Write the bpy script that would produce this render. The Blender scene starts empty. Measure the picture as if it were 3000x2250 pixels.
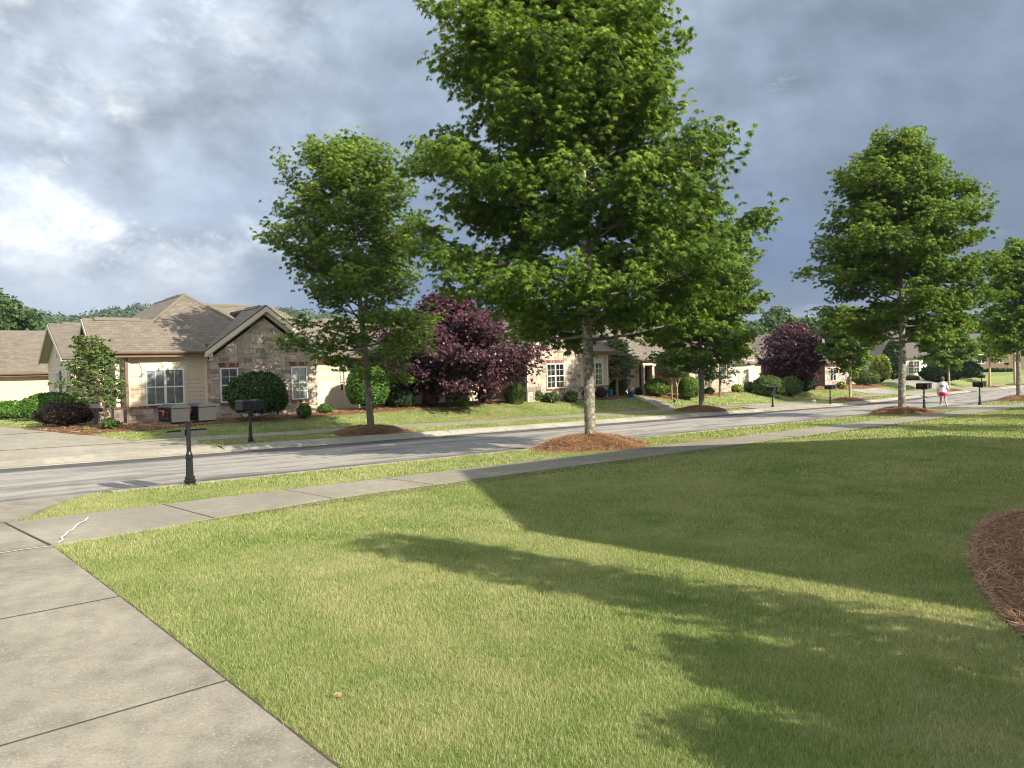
import bpy, bmesh, math, random
import numpy as np
from math import radians, sin, cos, pi, sqrt, atan2
from mathutils import Vector, Matrix
R2 = sqrt(2)
# ------------------------------------------------------------------ camera, world, sun
sc = bpy.context.scene
COL = sc.collection
PITCH, ROLL, F = radians(1.3), radians(1.35), 2250.0
f0 = np.array([0, cos(PITCH), -sin(PITCH)]); u0 = np.array([0, sin(PITCH), cos(PITCH)]); r0 = np.array([1., 0, 0])
cr = cos(ROLL)*r0 - sin(ROLL)*u0; cu = sin(ROLL)*r0 + cos(ROLL)*u0
cam = bpy.data.cameras.new('camera'); camo = bpy.data.objects.new('camera', cam); COL.objects.link(camo)
cam.sensor_width = 36; cam.lens = 27; cam.clip_start = .1; cam.clip_end = 5000
camo.matrix_world = Matrix(((cr[0], cu[0], -f0[0], 0), (cr[1], cu[1], -f0[1], 0), (cr[2], cu[2], -f0[2], 0), (0, 0, 0, 1)))
sc.camera = camo
SUN_EL = radians(30); SUN_DIR = Vector((0.768, -0.641, 0)).normalized()      # towards the sun, in plan
sv = Vector((SUN_DIR.x*cos(SUN_EL), SUN_DIR.y*cos(SUN_EL), sin(SUN_EL)))
sun = bpy.data.lights.new('sun', 'SUN'); sun.energy = 4.95; sun.angle = radians(.55); sun.color = (1, .90, .74)
suno = bpy.data.objects.new('sun', sun); COL.objects.link(suno)
suno.rotation_euler = sv.to_track_quat('Z', 'Y').to_euler(); suno.location = (20, -20, 30)
sc.view_settings.view_transform = 'Standard'; sc.view_settings.look = 'None'; sc.view_settings.gamma = 1
sc.view_settings.exposure = 0.88
try: sc.cycles.filter_width = 1.05; sc.cycles.max_bounces = 6; sc.cycles.transparent_max_bounces = 8
except Exception: pass

class NT:                                                            # short hand for node trees
    def __init__(s, nt): s.nt = nt; nt.nodes.clear()
    def n(s, t, **k):
        o = s.nt.nodes.new(t)
        for a, b in k.items(): setattr(o, a, b)
        return o
    def inp(s, sock, v):
        if v is None: return
        if isinstance(v, bpy.types.NodeSocket): s.nt.links.new(v, sock)
        else: sock.default_value = v
    def math(s, op, a, b=None, c=None, clamp=False):
        o = s.n('ShaderNodeMath', operation=op, use_clamp=clamp)
        for i, v in enumerate((a, b, c)): s.inp(o.inputs[i], v)
        return o.outputs[0]
    def ramp(s, fac, els, interp='LINEAR'):
        o = s.n('ShaderNodeValToRGB'); cr_ = o.color_ramp; cr_.interpolation = interp
        while len(cr_.elements) < len(els): cr_.elements.new(.5)
        for e, (p, c) in zip(cr_.elements, els): e.position = p; e.color = tuple(c)+(1,) if len(c) == 3 else c
        s.inp(o.inputs[0], fac); return o.outputs[0]
    def mix(s, fac, a, b, mode='MIX'):
        o = s.n('ShaderNodeMix', data_type='RGBA', blend_type=mode)
        s.inp(o.inputs[0], fac)
        for i, v in ((6, a), (7, b)): s.inp(o.inputs[i], v if not (isinstance(v, tuple) and len(v) == 3) else v+(1,))
        return o.outputs[2]
    def noise(s, vec, scale, detail=4, rough=.55, dist=0):
        o = s.n('ShaderNodeTexNoise'); s.inp(o.inputs['Vector'], vec); o.inputs['Scale'].default_value = scale
        o.inputs['Detail'].default_value = detail; o.inputs['Roughness'].default_value = rough; o.inputs['Distortion'].default_value = dist
        return o.outputs['Fac']
    def sep(s, v): o = s.n('ShaderNodeSeparateXYZ'); s.inp(o.inputs[0], v); return o.outputs
    def comb(s, x, y, z):
        o = s.n('ShaderNodeCombineXYZ')
        for i, v in enumerate((x, y, z)): s.inp(o.inputs[i], v)
        return o.outputs[0]
    def sstep(s, v, a, b):
        o = s.n('ShaderNodeMapRange', interpolation_type='SMOOTHSTEP'); s.inp(o.inputs[0], v)
        o.inputs[1].default_value = a; o.inputs[2].default_value = b; return o.outputs[0]

# sky: daylight sky above broken storm cloud
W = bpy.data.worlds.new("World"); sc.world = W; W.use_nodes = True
t = NT(W.node_tree)
sky = t.n('ShaderNodeTexSky', sky_type='NISHITA', sun_disc=False, sun_elevation=SUN_EL, sun_rotation=atan2(SUN_DIR.x, SUN_DIR.y))
skyc = t.mix(1.0, sky.outputs[0], (.10, .10, .10), 'MULTIPLY')
gen = t.n('ShaderNodeTexCoord').outputs['Generated']
X, Y, Z = t.sep(gen)[0:3]
az = t.math('ARCTAN2', X, Y)
zw = t.math('MULTIPLY', Z, 1.35)
w1 = t.noise(t.comb(az, 0.0, zw), 2.2, 2, .4); w2 = t.noise(t.comb(az, 5.0, zw), 2.2, 2, .4)
ax = t.math('ADD', az, t.math('MULTIPLY', w1, .16)); ay = t.math('ADD', zw, t.math('MULTIPLY', w2, .16))
def lay(sx, sy, ox, oy, seed, sc_, det, rgh): return t.noise(t.comb(t.math('MULTIPLY', t.math('ADD', ax, ox), sx), seed, t.math('MULTIPLY', t.math('ADD', ay, oy), sy)), sc_, det, rgh)
big = lay(1, 1.5, 0, 0, 3.3, 2.1, 5, .5)
a1 = lay(1, 1.15, 0, 0, 1.7, 3.6, 8, .56); a2 = lay(1, 1.15, .03, -.03, 1.7, 3.6, 5, .50); rel = t.math('SUBTRACT', a2, a1)   # relief: side facing the sun brighter
b1 = lay(1, 1.25, 0, 0, 7.1, 9.0, 7, .58)
zz = t.math('ADD', Z, t.math('MULTIPLY', t.math('SUBTRACT', big, .5), .16))
base = t.ramp(zz, [(0, (.24, .30, .40)), (.04, (.105, .165, .285)), (.11, (.11, .165, .285)), (.20, (.19, .25, .355)), (.30, (.27, .335, .425)), (.42, (.32, .39, .48)), (.55, (.38, .45, .54)), (.72, (.72, .78, .86)), (1, (.74, .80, .88))])  # upper stops, above the view, brightened to fill the lawn shade
right = t.sstep(az, -.12, .50); lft = t.sstep(t.math('MULTIPLY', az, -1), .12, .48)
dk = t.math('MULTIPLY', t.sstep(big, .36, .60), t.math('ADD', .15, t.math('MULTIPLY', right, .52)))
col = t.mix(dk, base, (.115, .15, .21))
left = t.math('MULTIPLY', lft, t.sstep(Z, .06, .17))
col = t.mix(t.math('MULTIPLY', lft, .55), col, (.50, .56, .635))
br = t.math('MULTIPLY', t.sstep(t.math('ADD', t.math('MULTIPLY', a1, .55), t.math('MULTIPLY', b1, .62)), .555, .73), left)
c1 = lay(1, 1.15, 0, 0, 2.9, 9.5, 10, .66); br = t.math('MULTIPLY', br, t.math('ADD', .35, t.math('MULTIPLY', t.sstep(c1, .40, .60), .75)))
br = t.math('MAXIMUM', br, t.math('MULTIPLY', t.math('MULTIPLY', t.sstep(c1, .54, .68), left), t.math('MULTIPLY', t.sstep(a1, .42, .56), .9)))
br = t.math('MULTIPLY', br, t.math('SUBTRACT', 1.0, t.math('MULTIPLY', t.sstep(Z, .32, .5), .5)))
col = t.mix(t.math('MULTIPLY', br, .9), col, (.76, .79, .81))
k1 = t.math('MULTIPLY', rel, t.math('ADD', 1.7, t.math('MULTIPLY', left, .9)))
k2 = t.math('ADD', k1, t.math('MULTIPLY', t.math('SUBTRACT', b1, .5), .75))
k2 = t.math('MULTIPLY', k2, t.math('ADD', .35, t.math('MULTIPLY', t.sstep(Z, .06, .26), .65)))
f = t.math('ADD', 1.0, k2); col = t.mix(1.0, col, t.comb(f, f, f), 'MULTIPLY')
wisp = t.math('MULTIPLY', t.sstep(lay(1, 2.2, 0, 0, 4.4, 5.5, 8, .66), .60, .76), .34)
col = t.mix(wisp, col, (.56, .62, .68))
band = t.math('MULTIPLY', t.math('MULTIPLY', t.sstep(Z, .012, .035), t.math('SUBTRACT', 1.0, t.sstep(Z, .045, .075))), t.sstep(t.noise(t.comb(az, 9.0, t.math('MULTIPLY', Z, 3.0)), 2.4, 5, .5), .42, .60))
col = t.mix(t.math('MULTIPLY', t.math('MULTIPLY', band, .32), t.sstep(az, -.1, .3)), col, (.47, .54, .62))
col = t.mix(t.math('MULTIPLY', t.sstep(Y, .15, -.35), .8), col, (.80, .84, .90))     # unseen sky behind the camera, sun's side, brightened to lift lawn shade
col = t.mix(.05, col, skyc)
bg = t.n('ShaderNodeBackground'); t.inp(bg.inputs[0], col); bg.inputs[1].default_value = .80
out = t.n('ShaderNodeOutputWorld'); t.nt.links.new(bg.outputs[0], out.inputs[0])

# ------------------------------------------------------------------ ground shape and pixel helpers
BP = [(-400, .3), (-60, .2), (0, .12), (6, .08), (9.2, .03), (10.7, .02), (12.6, 0), (12.95, -.03), (13.15, -.15), (17.5, -.2), (21.75, -.36), (22.3, -.25), (22.9, -.24), (24.2, -.2), (25.6, -.18), (400, -.18)]
bx_, by_ = [b[0] for b in BP], [b[1] for b in BP]
YS, YZ = [-60, 14, 30, 37, 44, 57, 75, 110, 200], [-1.85, -1.85, -1.9, -2.0, -2.15, -2.4, -2.6, -2.6, -2.4]
def gA(s): s = np.asarray(s, float); return np.where(s < 55, -1.70-.0225*s, -2.9375-.004*(np.minimum(s, 120)-55))
def cc(s): s = np.asarray(s, float); return np.where(s > 45, -.0009*(np.minimum(s, 160)-45)**2, 0.)
def st(x, y): return (x+y)/R2, (y-x)/R2
def xy(s, t_): return (s-t_)/R2, (s+t_)/R2
def gst(s, tau):
    s = np.asarray(s, float); tau = np.asarray(tau, float)
    z = gA(s)+np.interp(tau, bx_, by_)
    b = np.clip((tau-25.6)/4.2, 0, 1); b = b*b*(3-2*b)
    return z*(1-b)+b*(np.interp(s, YS, YZ)+np.clip(tau-60, 0, 900)*.004)
def g(x, y):
    s, t_ = st(x, y); return gst(s, t_-cc(s))
def Pst(s, tau, dz=0.):
    t_ = tau+float(cc(s)); x, y = xy(s, t_); return (float(x), float(y), float(gst(s, tau))+dz)
def ray(px, py):
    d = f0*F + cr*(px-1500) - cu*(py-1125); return d/d[1]
KS = np.arange(1, 300, .02)
def gp(px, py):
    d = ray(px, py); x = d[0]*KS; y = d[1]*KS; m = np.nonzero(d[2]*KS < g(x, y))[0]
    k = KS[m[0]]; return float(d[0]*k), float(k), float(d[2]*k)
def at_tau(px, tau, py=1150):
    d = ray(px, py); s, t_ = st(d[0]*KS, KS); i = np.argmin(abs(t_-cc(s)-tau)); k = KS[i]
    x, y = float(d[0]*k), float(k); return x, y, float(g(x, y))
def at_D(px, D, py=1150):
    d = ray(px, py)*D; return float(d[0]), float(d[1]), float(g(d[0], d[1]))
def zat(px, py, D): return float(ray(px, py)[2]*D)

# ------------------------------------------------------------------ objects and tags
def tag(o, label=None, cat=None, group=None, kind=None):
    if label: o['label'] = label
    if cat: o['category'] = cat
    if group: o['group'] = group
    if kind: o['kind'] = kind
    return o
def empty(name, loc, rz=0, label=None, cat=None, group=None):
    o = bpy.data.objects.new(name, None); COL.objects.link(o); o.location = loc; o.rotation_euler = (0, 0, rz)
    o.empty_display_size = .2
    return tag(o, label, cat, group)
def copy_tree(o, parent=None):
    c = o.copy(); COL.objects.link(c)
    if parent: c.parent = parent
    for ch in o.children: copy_tree(ch, c)
    return c
class MB:
    def __init__(s): s.v = []; s.f = []; s.uv = []; s.col = []
    def add(s, vs, fs, uv=None, col=None):
        b = len(s.v); s.v += [tuple(map(float, p)) for p in vs]
        for i, f in enumerate(fs):
            s.f.append(tuple(b+k for k in f)); s.uv.append(uv[i] if uv else None); s.col.append(col)
    def box(s, x0, x1, y0, y1, z0, z1, M=None, col=None):
        vs = [(x, y, z) for z in (z0, z1) for y in (y0, y1) for x in (x0, x1)]
        if M: vs = [M(p) for p in vs]
        s.add(vs, [(0, 2, 3, 1), (4, 5, 7, 6), (0, 1, 5, 4), (2, 6, 7, 3), (0, 4, 6, 2), (1, 3, 7, 5)], col=col)
    def prism(s, poly, p0, d, col=None, uv=None):                    # poly: 3d points, extruded along d
        n = len(poly); a = [np.array(p, float) for p in poly]; b = [p+np.array(d, float) for p in a]
        s.add(a+b, [tuple(range(n))[::-1], tuple(range(n, 2*n))]+[(i, (i+1) % n, n+(i+1) % n, n+i) for i in range(n)], col=col)
    def tube(s, pts, rad, sides=6, cap=True):
        pts = [np.array(p, float) for p in pts]; b = len(s.v); n = len(pts)
        for i, p in enumerate(pts):
            d = pts[min(i+1, n-1)]-pts[max(i-1, 0)]; d = d/(np.linalg.norm(d)+1e-9)
            a = np.cross(d, (0, 0, 1) if abs(d[2]) < .9 else (1, 0, 0)); a /= np.linalg.norm(a); c = np.cross(d, a)
            r = rad[i] if hasattr(rad, '__len__') else rad
            for k in range(sides):
                an = 2*pi*k/sides; s.v.append(tuple(p+r*(cos(an)*a+sin(an)*c)))
        for i in range(n-1):
            for k in range(sides):
                k2 = (k+1) % sides
                s.f.append((b+i*sides+k, b+i*sides+k2, b+(i+1)*sides+k2, b+(i+1)*sides+k)); s.uv.append(None); s.col.append(None)
        if cap:
            s.f.append(tuple(b+k for k in range(sides))[::-1]); s.uv.append(None); s.col.append(None)
            s.f.append(tuple(b+(n-1)*sides+k for k in range(sides))); s.uv.append(None); s.col.append(None)
    def lathe(s, prof, sides=20, flute=0, c=(0, 0, 0)):              # prof: (r, z, fluted?)
        b = len(s.v); n = len(prof)
        for p in prof:
            for k in range(sides):
                r = p[0]*(1-(flute if len(p) > 2 and p[2] and k % 2 else 0)); an = 2*pi*k/sides
                s.v.append((c[0]+r*cos(an), c[1]+r*sin(an), c[2]+p[1]))
        for i in range(n-1):
            for k in range(sides):
                k2 = (k+1) % sides; s.f.append((b+i*sides+k, b+i*sides+k2, b+(i+1)*sides+k2, b+(i+1)*sides+k)); s.uv.append(None); s.col.append(None)
        s.f.append(tuple(b+k for k in range(sides))[::-1]); s.f.append(tuple(b+(n-1)*sides+k for k in range(sides)))
        s.uv += [None, None]; s.col += [None, None]
    def build(s, name, mat, parent=None, smooth=False, bevel=0, fix=True):
        me = bpy.data.meshes.new(name); me.from_pydata(s.v, [], s.f)
        if any(u is not None for u in s.uv):
            ul = me.uv_layers.new(name='UVMap')
            for p in me.polygons:
                u = s.uv[p.index]
                if u:
                    for li, q_ in zip(p.loop_indices, u): ul.data[li].uv = q_
        if any(c_ is not None for c_ in s.col):
            at = me.attributes.new('rnd', 'FLOAT', 'FACE')
            at.data.foreach_set('value', [c_ if c_ is not None else .5 for c_ in s.col])
        if fix:
            bm = bmesh.new(); bm.from_mesh(me); bmesh.ops.recalc_face_normals(bm, faces=bm.faces); bm.to_mesh(me); bm.free()
        me.materials.append(mat)
        if smooth: me.shade_smooth()
        o = bpy.data.objects.new(name, me); COL.objects.link(o)
        if parent: o.parent = parent
        if bevel:
            b = o.modifiers.new('bevel', 'BEVEL'); b.width = bevel; b.segments = 2; b.limit_method = 'ANGLE'
        return o
def npmesh(name, V, k, mat, rnd=None, parent=None):                  # V: (n*k,3), faces of k consecutive vertices
    n = len(V)//k; me = bpy.data.meshes.new(name)
    me.vertices.add(n*k); me.vertices.foreach_set('co', np.asarray(V, np.float32).ravel())
    me.loops.add(n*k); me.loops.foreach_set('vertex_index', np.arange(n*k, dtype=np.int32))
    me.polygons.add(n); me.polygons.foreach_set('loop_start', np.arange(0, n*k, k, dtype=np.int32))
    if rnd is not None:
        a = me.attributes.new('rnd', 'FLOAT', 'POINT'); a.data.foreach_set('value', np.repeat(np.asarray(rnd, np.float32), k) if len(rnd) == n else np.asarray(rnd, np.float32))
    me.update(calc_edges=True); me.materials.append(mat)
    o = bpy.data.objects.new(name, me); COL.objects.link(o)
    if parent: o.parent = parent
    return o

# ------------------------------------------------------------------ materials
def bsdf(name, setup):
    m = bpy.data.materials.new(name); m.use_nodes = True; t = NT(m.node_tree)
    p = t.n('ShaderNodeBsdfPrincipled'); o = t.n('ShaderNodeOutputMaterial'); t.nt.links.new(p.outputs[0], o.inputs[0])
    t.p = p; t.o = o; p.inputs['Roughness'].default_value = .8
    try: p.inputs['Specular IOR Level'].default_value = .3
    except Exception: pass
    setup(t, p); return m
def bump(t, p, h, strength=.3, dist=.02):
    b = t.n('ShaderNodeBump'); b.inputs['Strength'].default_value = strength; b.inputs['Distance'].default_value = dist
    t.inp(b.inputs['Height'], h); t.nt.links.new(b.outputs[0], p.inputs['Normal'])
def pos(t): return t.n('ShaderNodeNewGeometry').outputs['Position']
def objc(t): return t.n('ShaderNodeTexCoord').outputs['Object']
def attr(t, n='rnd'): return t.n('ShaderNodeAttribute', attribute_name=n).outputs['Fac']
def sc3(c, k): return tuple(min(1, x*k) for x in c)
def flat(name, c, rough=.6, var=.12, scale=6, spec=.3, metal=0, bmp=0):
    def s(t, p):
        n = t.noise(objc(t), scale, 5, .6); t.inp(p.inputs['Base Color'], t.ramp(n, [(.25, sc3(c, 1-var)), (.75, sc3(c, 1+var))]))
        p.inputs['Roughness'].default_value = rough; p.inputs['Specular IOR Level'].default_value = spec; p.inputs['Metallic'].default_value = metal
        if bmp: bump(t, p, t.noise(objc(t), scale*8, 3), bmp, .01)
    return bsdf(name, s)
GREEN_PATCH = lambda t: t.math('ADD', t.math('MULTIPLY', t.noise(pos(t), .55, 4, .6), .6), t.math('MULTIPLY', t.noise(pos(t), 2.6, 4, .6), .4))
def grass_col(t, r):
    k = t.math('ADD', t.math('ADD', .05, t.math('MULTIPLY', GREEN_PATCH(t), .66)), t.math('MULTIPLY', r, .42))
    return t.ramp(k, [(.30, (.085, .165, .034)), (.45, (.165, .255, .062)), (.56, (.275, .335, .120)), (.66, (.38, .39, .18)), (.82, (.52, .48, .30))])
def s_(t, p):
    t.inp(p.inputs['Base Color'], t.mix(1.0, grass_col(t, t.noise(pos(t), 60, 3, .7)), (.72, .74, .66), 'MULTIPLY')); p.inputs['Roughness'].default_value = .9; p.inputs['Specular IOR Level'].default_value = .1
    bump(t, p, t.noise(pos(t), 90, 3, .7), .8, .03)
M_turf = bsdf('turf', s_)
def leafmat(name, ramp, trans=.35, tcol=None, rough=.45, grass=False, spec=.35):
    m = bpy.data.materials.new(name); m.use_nodes = True; t = NT(m.node_tree)
    o = t.n('ShaderNodeOutputMaterial'); p = t.n('ShaderNodeBsdfPrincipled'); tr = t.n('ShaderNodeBsdfTranslucent'); mx = t.n('ShaderNodeMixShader')
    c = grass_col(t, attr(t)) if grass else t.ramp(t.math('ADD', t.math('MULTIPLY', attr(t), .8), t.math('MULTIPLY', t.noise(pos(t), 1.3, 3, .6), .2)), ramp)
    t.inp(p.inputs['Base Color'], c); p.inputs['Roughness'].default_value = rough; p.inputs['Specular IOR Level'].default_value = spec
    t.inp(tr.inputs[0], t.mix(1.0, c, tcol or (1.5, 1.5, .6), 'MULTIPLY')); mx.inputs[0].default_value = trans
    t.nt.links.new(p.outputs[0], mx.inputs[1]); t.nt.links.new(tr.outputs[0], mx.inputs[2]); t.nt.links.new(mx.outputs[0], o.inputs[0])
    return m
M_blade = leafmat('grass_blade', None, .30, (1.3, 1.3, .6), .6, True, .2)
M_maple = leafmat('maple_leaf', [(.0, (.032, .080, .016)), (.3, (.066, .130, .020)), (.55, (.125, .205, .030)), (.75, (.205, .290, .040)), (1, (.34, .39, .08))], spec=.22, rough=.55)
M_dog = leafmat('dogwood_leaf', [(0, (.045, .085, .02)), (.6, (.10, .16, .04)), (1, (.20, .24, .07))])
M_purple = leafmat('purple_leaf', [(0, (.030, .013, .019)), (.6, (.080, .032, .044)), (1, (.18, .075, .088))], .18, (1.6, .8, .85), .4)
M_box = leafmat('boxwood_leaf', [(0, (.03, .08, .012)), (.6, (.075, .17, .02)), (1, (.15, .26, .035))], .2)
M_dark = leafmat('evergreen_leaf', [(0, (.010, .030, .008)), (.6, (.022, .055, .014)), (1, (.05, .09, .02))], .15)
M_burg = leafmat('barberry_leaf', [(0, (.022, .018, .012)), (.6, (.055, .032, .024)), (1, (.11, .055, .04))], .2, (1.4, .8, .7))
M_lime = leafmat('lime_leaf', [(0, (.10, .15, .02)), (.6, (.24, .30, .04)), (1, (.42, .45, .08))], .25)
M_reed = leafmat('reed_leaf', [(0, (.035, .065, .018)), (.6, (.075, .12, .03)), (1, (.17, .20, .06))], .25)
M_far = leafmat('distant_leaf', [(0, (.028, .062, .022)), (.6, (.06, .11, .035)), (1, (.11, .16, .05))], .25)
M_forest = leafmat('forest_leaf', [(0, (.032, .068, .036)), (.6, (.062, .118, .055)), (1, (.115, .175, .075))], .15)  # leaf colour lifted and blued to carry part of the haze
M_flower = leafmat('flower_petal', [(0, (.45, .20, .15)), (.5, (.7, .6, .35)), (1, (.8, .75, .6))], .2)
M_straw = leafmat('straw_needle', [(0, (.15, .075, .04)), (.5, (.36, .20, .105)), (.85, (.54, .34, .19)), (1, (.68, .50, .33))], .05, (1, 1, 1), .7)
def s_(t, p):
    n = t.noise(pos(t), 14, 5, .7); t.inp(p.inputs['Base Color'], t.ramp(n, [(.3, (.07, .034, .018)), (.55, (.21, .11, .055)), (.75, (.33, .19, .10))])); p.inputs['Roughness'].default_value = .95
    bump(t, p, t.noise(pos(t), 30, 4, .7), .9, .05)
M_mulch = bsdf('pine_straw', s_)
def barkmat(name, c1, c2, c3):
    def s(t, p):
        o = objc(t); mp = t.n('ShaderNodeMapping'); t.inp(mp.inputs[0], o); mp.inputs['Scale'].default_value = (1, 1, .35)
        n = t.noise(mp.outputs[0], 26, 5, .65); l = t.noise(o, 11, 4, .6)
        c = t.ramp(n, [(.3, c1), (.6, c2)]); c = t.mix(t.sstep(l, .50, .60), c, c3); t.inp(p.inputs['Base Color'], c)
        p.inputs['Roughness'].default_value = .9; bump(t, p, n, .7, .03)
    return bsdf(name, s)
M_bark = barkmat('maple_bark', (.085, .075, .06), (.20, .185, .15), (.34, .34, .25))
M_barkd = barkmat('grey_bark', (.07, .06, .05), (.16, .14, .115), (.20, .19, .15))
M_barkt = barkmat('tan_bark', (.22, .16, .10), (.42, .32, .20), (.50, .40, .26))
def concrete(name, c, dk=.72, agg=True):
    def s(t, p):
        P = pos(t); big = t.noise(P, .7, 5, .6); mid = t.noise(P, 5.5, 7, .7); fine = t.noise(P, 75, 3, .7)
        k = t.math('ADD', t.math('MULTIPLY', big, .55), t.math('MULTIPLY', mid, .45))
        cl = t.ramp(k, [(.38, sc3(c, dk)), (.5, sc3(c, .95)), (.60, sc3(c, 1.2))])
        if agg:
            cl = t.mix(t.math('MULTIPLY', t.sstep(fine, .58, .68), .8), cl, sc3(c, 1.65)); cl = t.mix(t.math('MULTIPLY', t.sstep(fine, .44, .32), .65), cl, sc3(c, .5))
        t.inp(p.inputs['Base Color'], cl); p.inputs['Roughness'].default_value = .85; bump(t, p, fine, .35, .006)
    return bsdf(name, s)
M_drive = concrete('driveway_concrete', (.265, .242, .192), .60); M_walk = concrete('walk_concrete', (.27, .248, .198), .8, True)
M_kerb = concrete('kerb_concrete', (.34, .315, .26), .7); M_pale = concrete('pale_concrete', (.31, .285, .23), .78)
M_joint = flat('joint_dirt', (.075, .065, .048), .95); M_caulk = flat('white_caulk', (.72, .70, .65), .7)
def s_(t, p):                                                        # asphalt: worn pale wheel tracks, streaks along the street
    x, y, z = t.sep(pos(t))[0:3]; sv_ = t.math('MULTIPLY', t.math('ADD', x, y), .7071); tv = t.math('MULTIPLY', t.math('SUBTRACT', y, x), .7071)
    v = t.comb(t.math('MULTIPLY', sv_, .22), tv, 0.); n = t.noise(v, 1.1, 6, .6, .4); n2 = t.noise(t.comb(t.math('MULTIPLY', sv_, .45), tv, 3.), 4.0, 8, .72)
    mid = t.math('MULTIPLY', t.sstep(tv, 13.6, 15.0), t.math('SUBTRACT', 1.0, t.sstep(tv, 19.2, 20.4)))
    k = t.math('ADD', t.math('MULTIPLY', t.math('ADD', t.math('MULTIPLY', n, .65), t.math('MULTIPLY', n2, .35)), 1.15), t.math('SUBTRACT', t.math('MULTIPLY', mid, .25), .19))
    fine = t.noise(pos(t), 90, 3, .6)
    cl = t.ramp(k, [(.34, (.062, .060, .060)), (.45, (.098, .095, .092)), (.55, (.20, .19, .175)), (.66, (.34, .32, .285))])
    cl = t.mix(t.math('MULTIPLY', t.sstep(fine, .52, .70), .42), cl, (.40, .38, .34)); cl = t.mix(t.math('MULTIPLY', t.sstep(fine, .46, .34), .35), cl, (.04, .04, .04)); t.inp(p.inputs['Base Color'], cl)
    p.inputs['Roughness'].default_value = .8; bump(t, p, fine, .5, .008)
M_road = bsdf('asphalt', s_)
def s_(t, p):                                                        # shingles in UV metres
    uv = t.n('ShaderNodeTexCoord').outputs['UV']; b = t.n('ShaderNodeTexBrick'); t.inp(b.inputs[0], uv)
    b.offset = .37; b.squash = 1; b.inputs['Scale'].default_value = 1; b.inputs['Brick Width'].default_value = .27; b.inputs['Row Height'].default_value = .14
    b.inputs['Mortar Size'].default_value = .006; b.inputs['Mortar Smooth'].default_value = .2; b.inputs['Bias'].default_value = 0
    b.inputs[1].default_value = (.140, .121, .098, 1); b.inputs[2].default_value = (.212, .186, .152, 1); b.inputs[3].default_value = (.07, .05, .035, 1)  # dark gap colour paints the shadow line between shingles
    y = t.sep(uv)[1]; fr = t.math('FRACT', t.math('DIVIDE', y, .14)); n = t.noise(uv, 1.1, 5, .6)
    cl = t.mix(t.math('MULTIPLY', t.sstep(n, .35, .7), .35), b.outputs[0], (.20, .16, .125))
    cl = t.mix(t.math('MULTIPLY', t.noise(uv, 70, 2), .25), cl, (.13, .108, .09)); t.inp(p.inputs['Base Color'], cl); p.inputs['Roughness'].default_value = .95
    bump(t, p, t.math('SUBTRACT', 1.0, fr), .9, .02)
M_roof = bsdf('shingles', s_)
M_side = flat('siding_paint', (.58, .48, .355), .65, .05, 2); M_side2 = flat('grey_siding_paint', (.47, .44, .37), .65, .05, 2)
M_trim = flat('cream_trim', (.62, .57, .45), .6, .04, 2); M_white = flat('white_vinyl', (.74, .73, .69), .45, .03, 3)
M_fence = flat('cream_vinyl', (.66, .61, .49), .5, .05, 1.5); M_brown = flat('brown_gutter', (.17, .105, .07), .4, .12, 3, .5)
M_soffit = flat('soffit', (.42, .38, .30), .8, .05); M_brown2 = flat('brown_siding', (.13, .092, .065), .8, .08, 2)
M_shutter = flat('slate_shutter', (.06, .075, .08), .6); M_door = flat('dark_door', (.02, .015, .013), .4)
def s_(t, p):
    a = attr(t); n = t.noise(objc(t), 9, 5, .65); n2 = t.noise(objc(t), 3, 3, .5)
    c = t.ramp(a, [(0, (.23, .185, .165)), (.2, (.35, .285, .25)), (.42, (.48, .39, .335)), (.6, (.57, .50, .42)), (.75, (.55, .42, .28)), (.88, (.38, .31, .28)), (1, (.70, .63, .53))])
    c = t.mix(t.math('MULTIPLY', t.sstep(n, .35, .7), .55), c, (.17, .14, .12)); c = t.mix(t.math('MULTIPLY', t.sstep(n2, .5, .75), .3), c, (.55, .49, .41))
    t.inp(p.inputs['Base Color'], c); p.inputs['Roughness'].default_value = .9; bump(t, p, n, .8, .03)
M_stone = bsdf('field_stone', s_)
M_mortar = flat('mortar', (.50, .45, .38), .9, .1, 20)
def s_(t, p):
    t.inp(p.inputs['Base Color'], t.ramp(attr(t), [(0, (.13, .06, .045)), (.6, (.25, .12, .085)), (1, (.36, .22, .16))])); bump(t, p, t.noise(objc(t), 60, 3), .4, .01)
M_brick = bsdf('brick', s_)
def s_(t, p):
    p.inputs['Base Color'].default_value = (.9, .93, .95, 1); p.inputs['Roughness'].default_value = .03; p.inputs['Specular IOR Level'].default_value = .6
    gl = t.n('ShaderNodeBsdfGlossy'); gl.inputs['Roughness'].default_value = .04; tr = t.n('ShaderNodeBsdfTransparent'); tr.inputs[0].default_value = (.93, .95, .96, 1)
    fr = t.n('ShaderNodeFresnel'); fr.inputs[0].default_value = 1.55; mx = t.n('ShaderNodeMixShader')
    t.inp(mx.inputs[0], t.math('ADD', fr.outputs[0], .08)); t.nt.links.new(tr.outputs[0], mx.inputs[1]); t.nt.links.new(gl.outputs[0], mx.inputs[2]); t.nt.links.new(mx.outputs[0], t.o.inputs[0])
M_glass = bsdf('window_glass', s_)
M_blind = flat('blind_slats', (.40, .42, .44), .6, .03); M_inside = flat('dim_interior', (.010, .012, .014), .9)
M_black = flat('black_post', (.011, .012, .015), .35, .2, 30, .5, 0, .1); M_mbox = flat('grey_box_paint', (.036, .036, .038), .6, .12, 12, .25); M_unlit_side = flat('unlit_side_black', (.012, .013, .012), .85, .2, 20, .1)
M_red = flat('red_flag', (.27, .018, .014), .4); M_num = flat('pale_numerals', (.75, .74, .70), .5); M_numd = flat('dark_numerals', (.012, .012, .012), .5)
M_bluepot = flat('blue_glaze', (.012, .075, .24), .25, .15, 4, .6)

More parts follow.
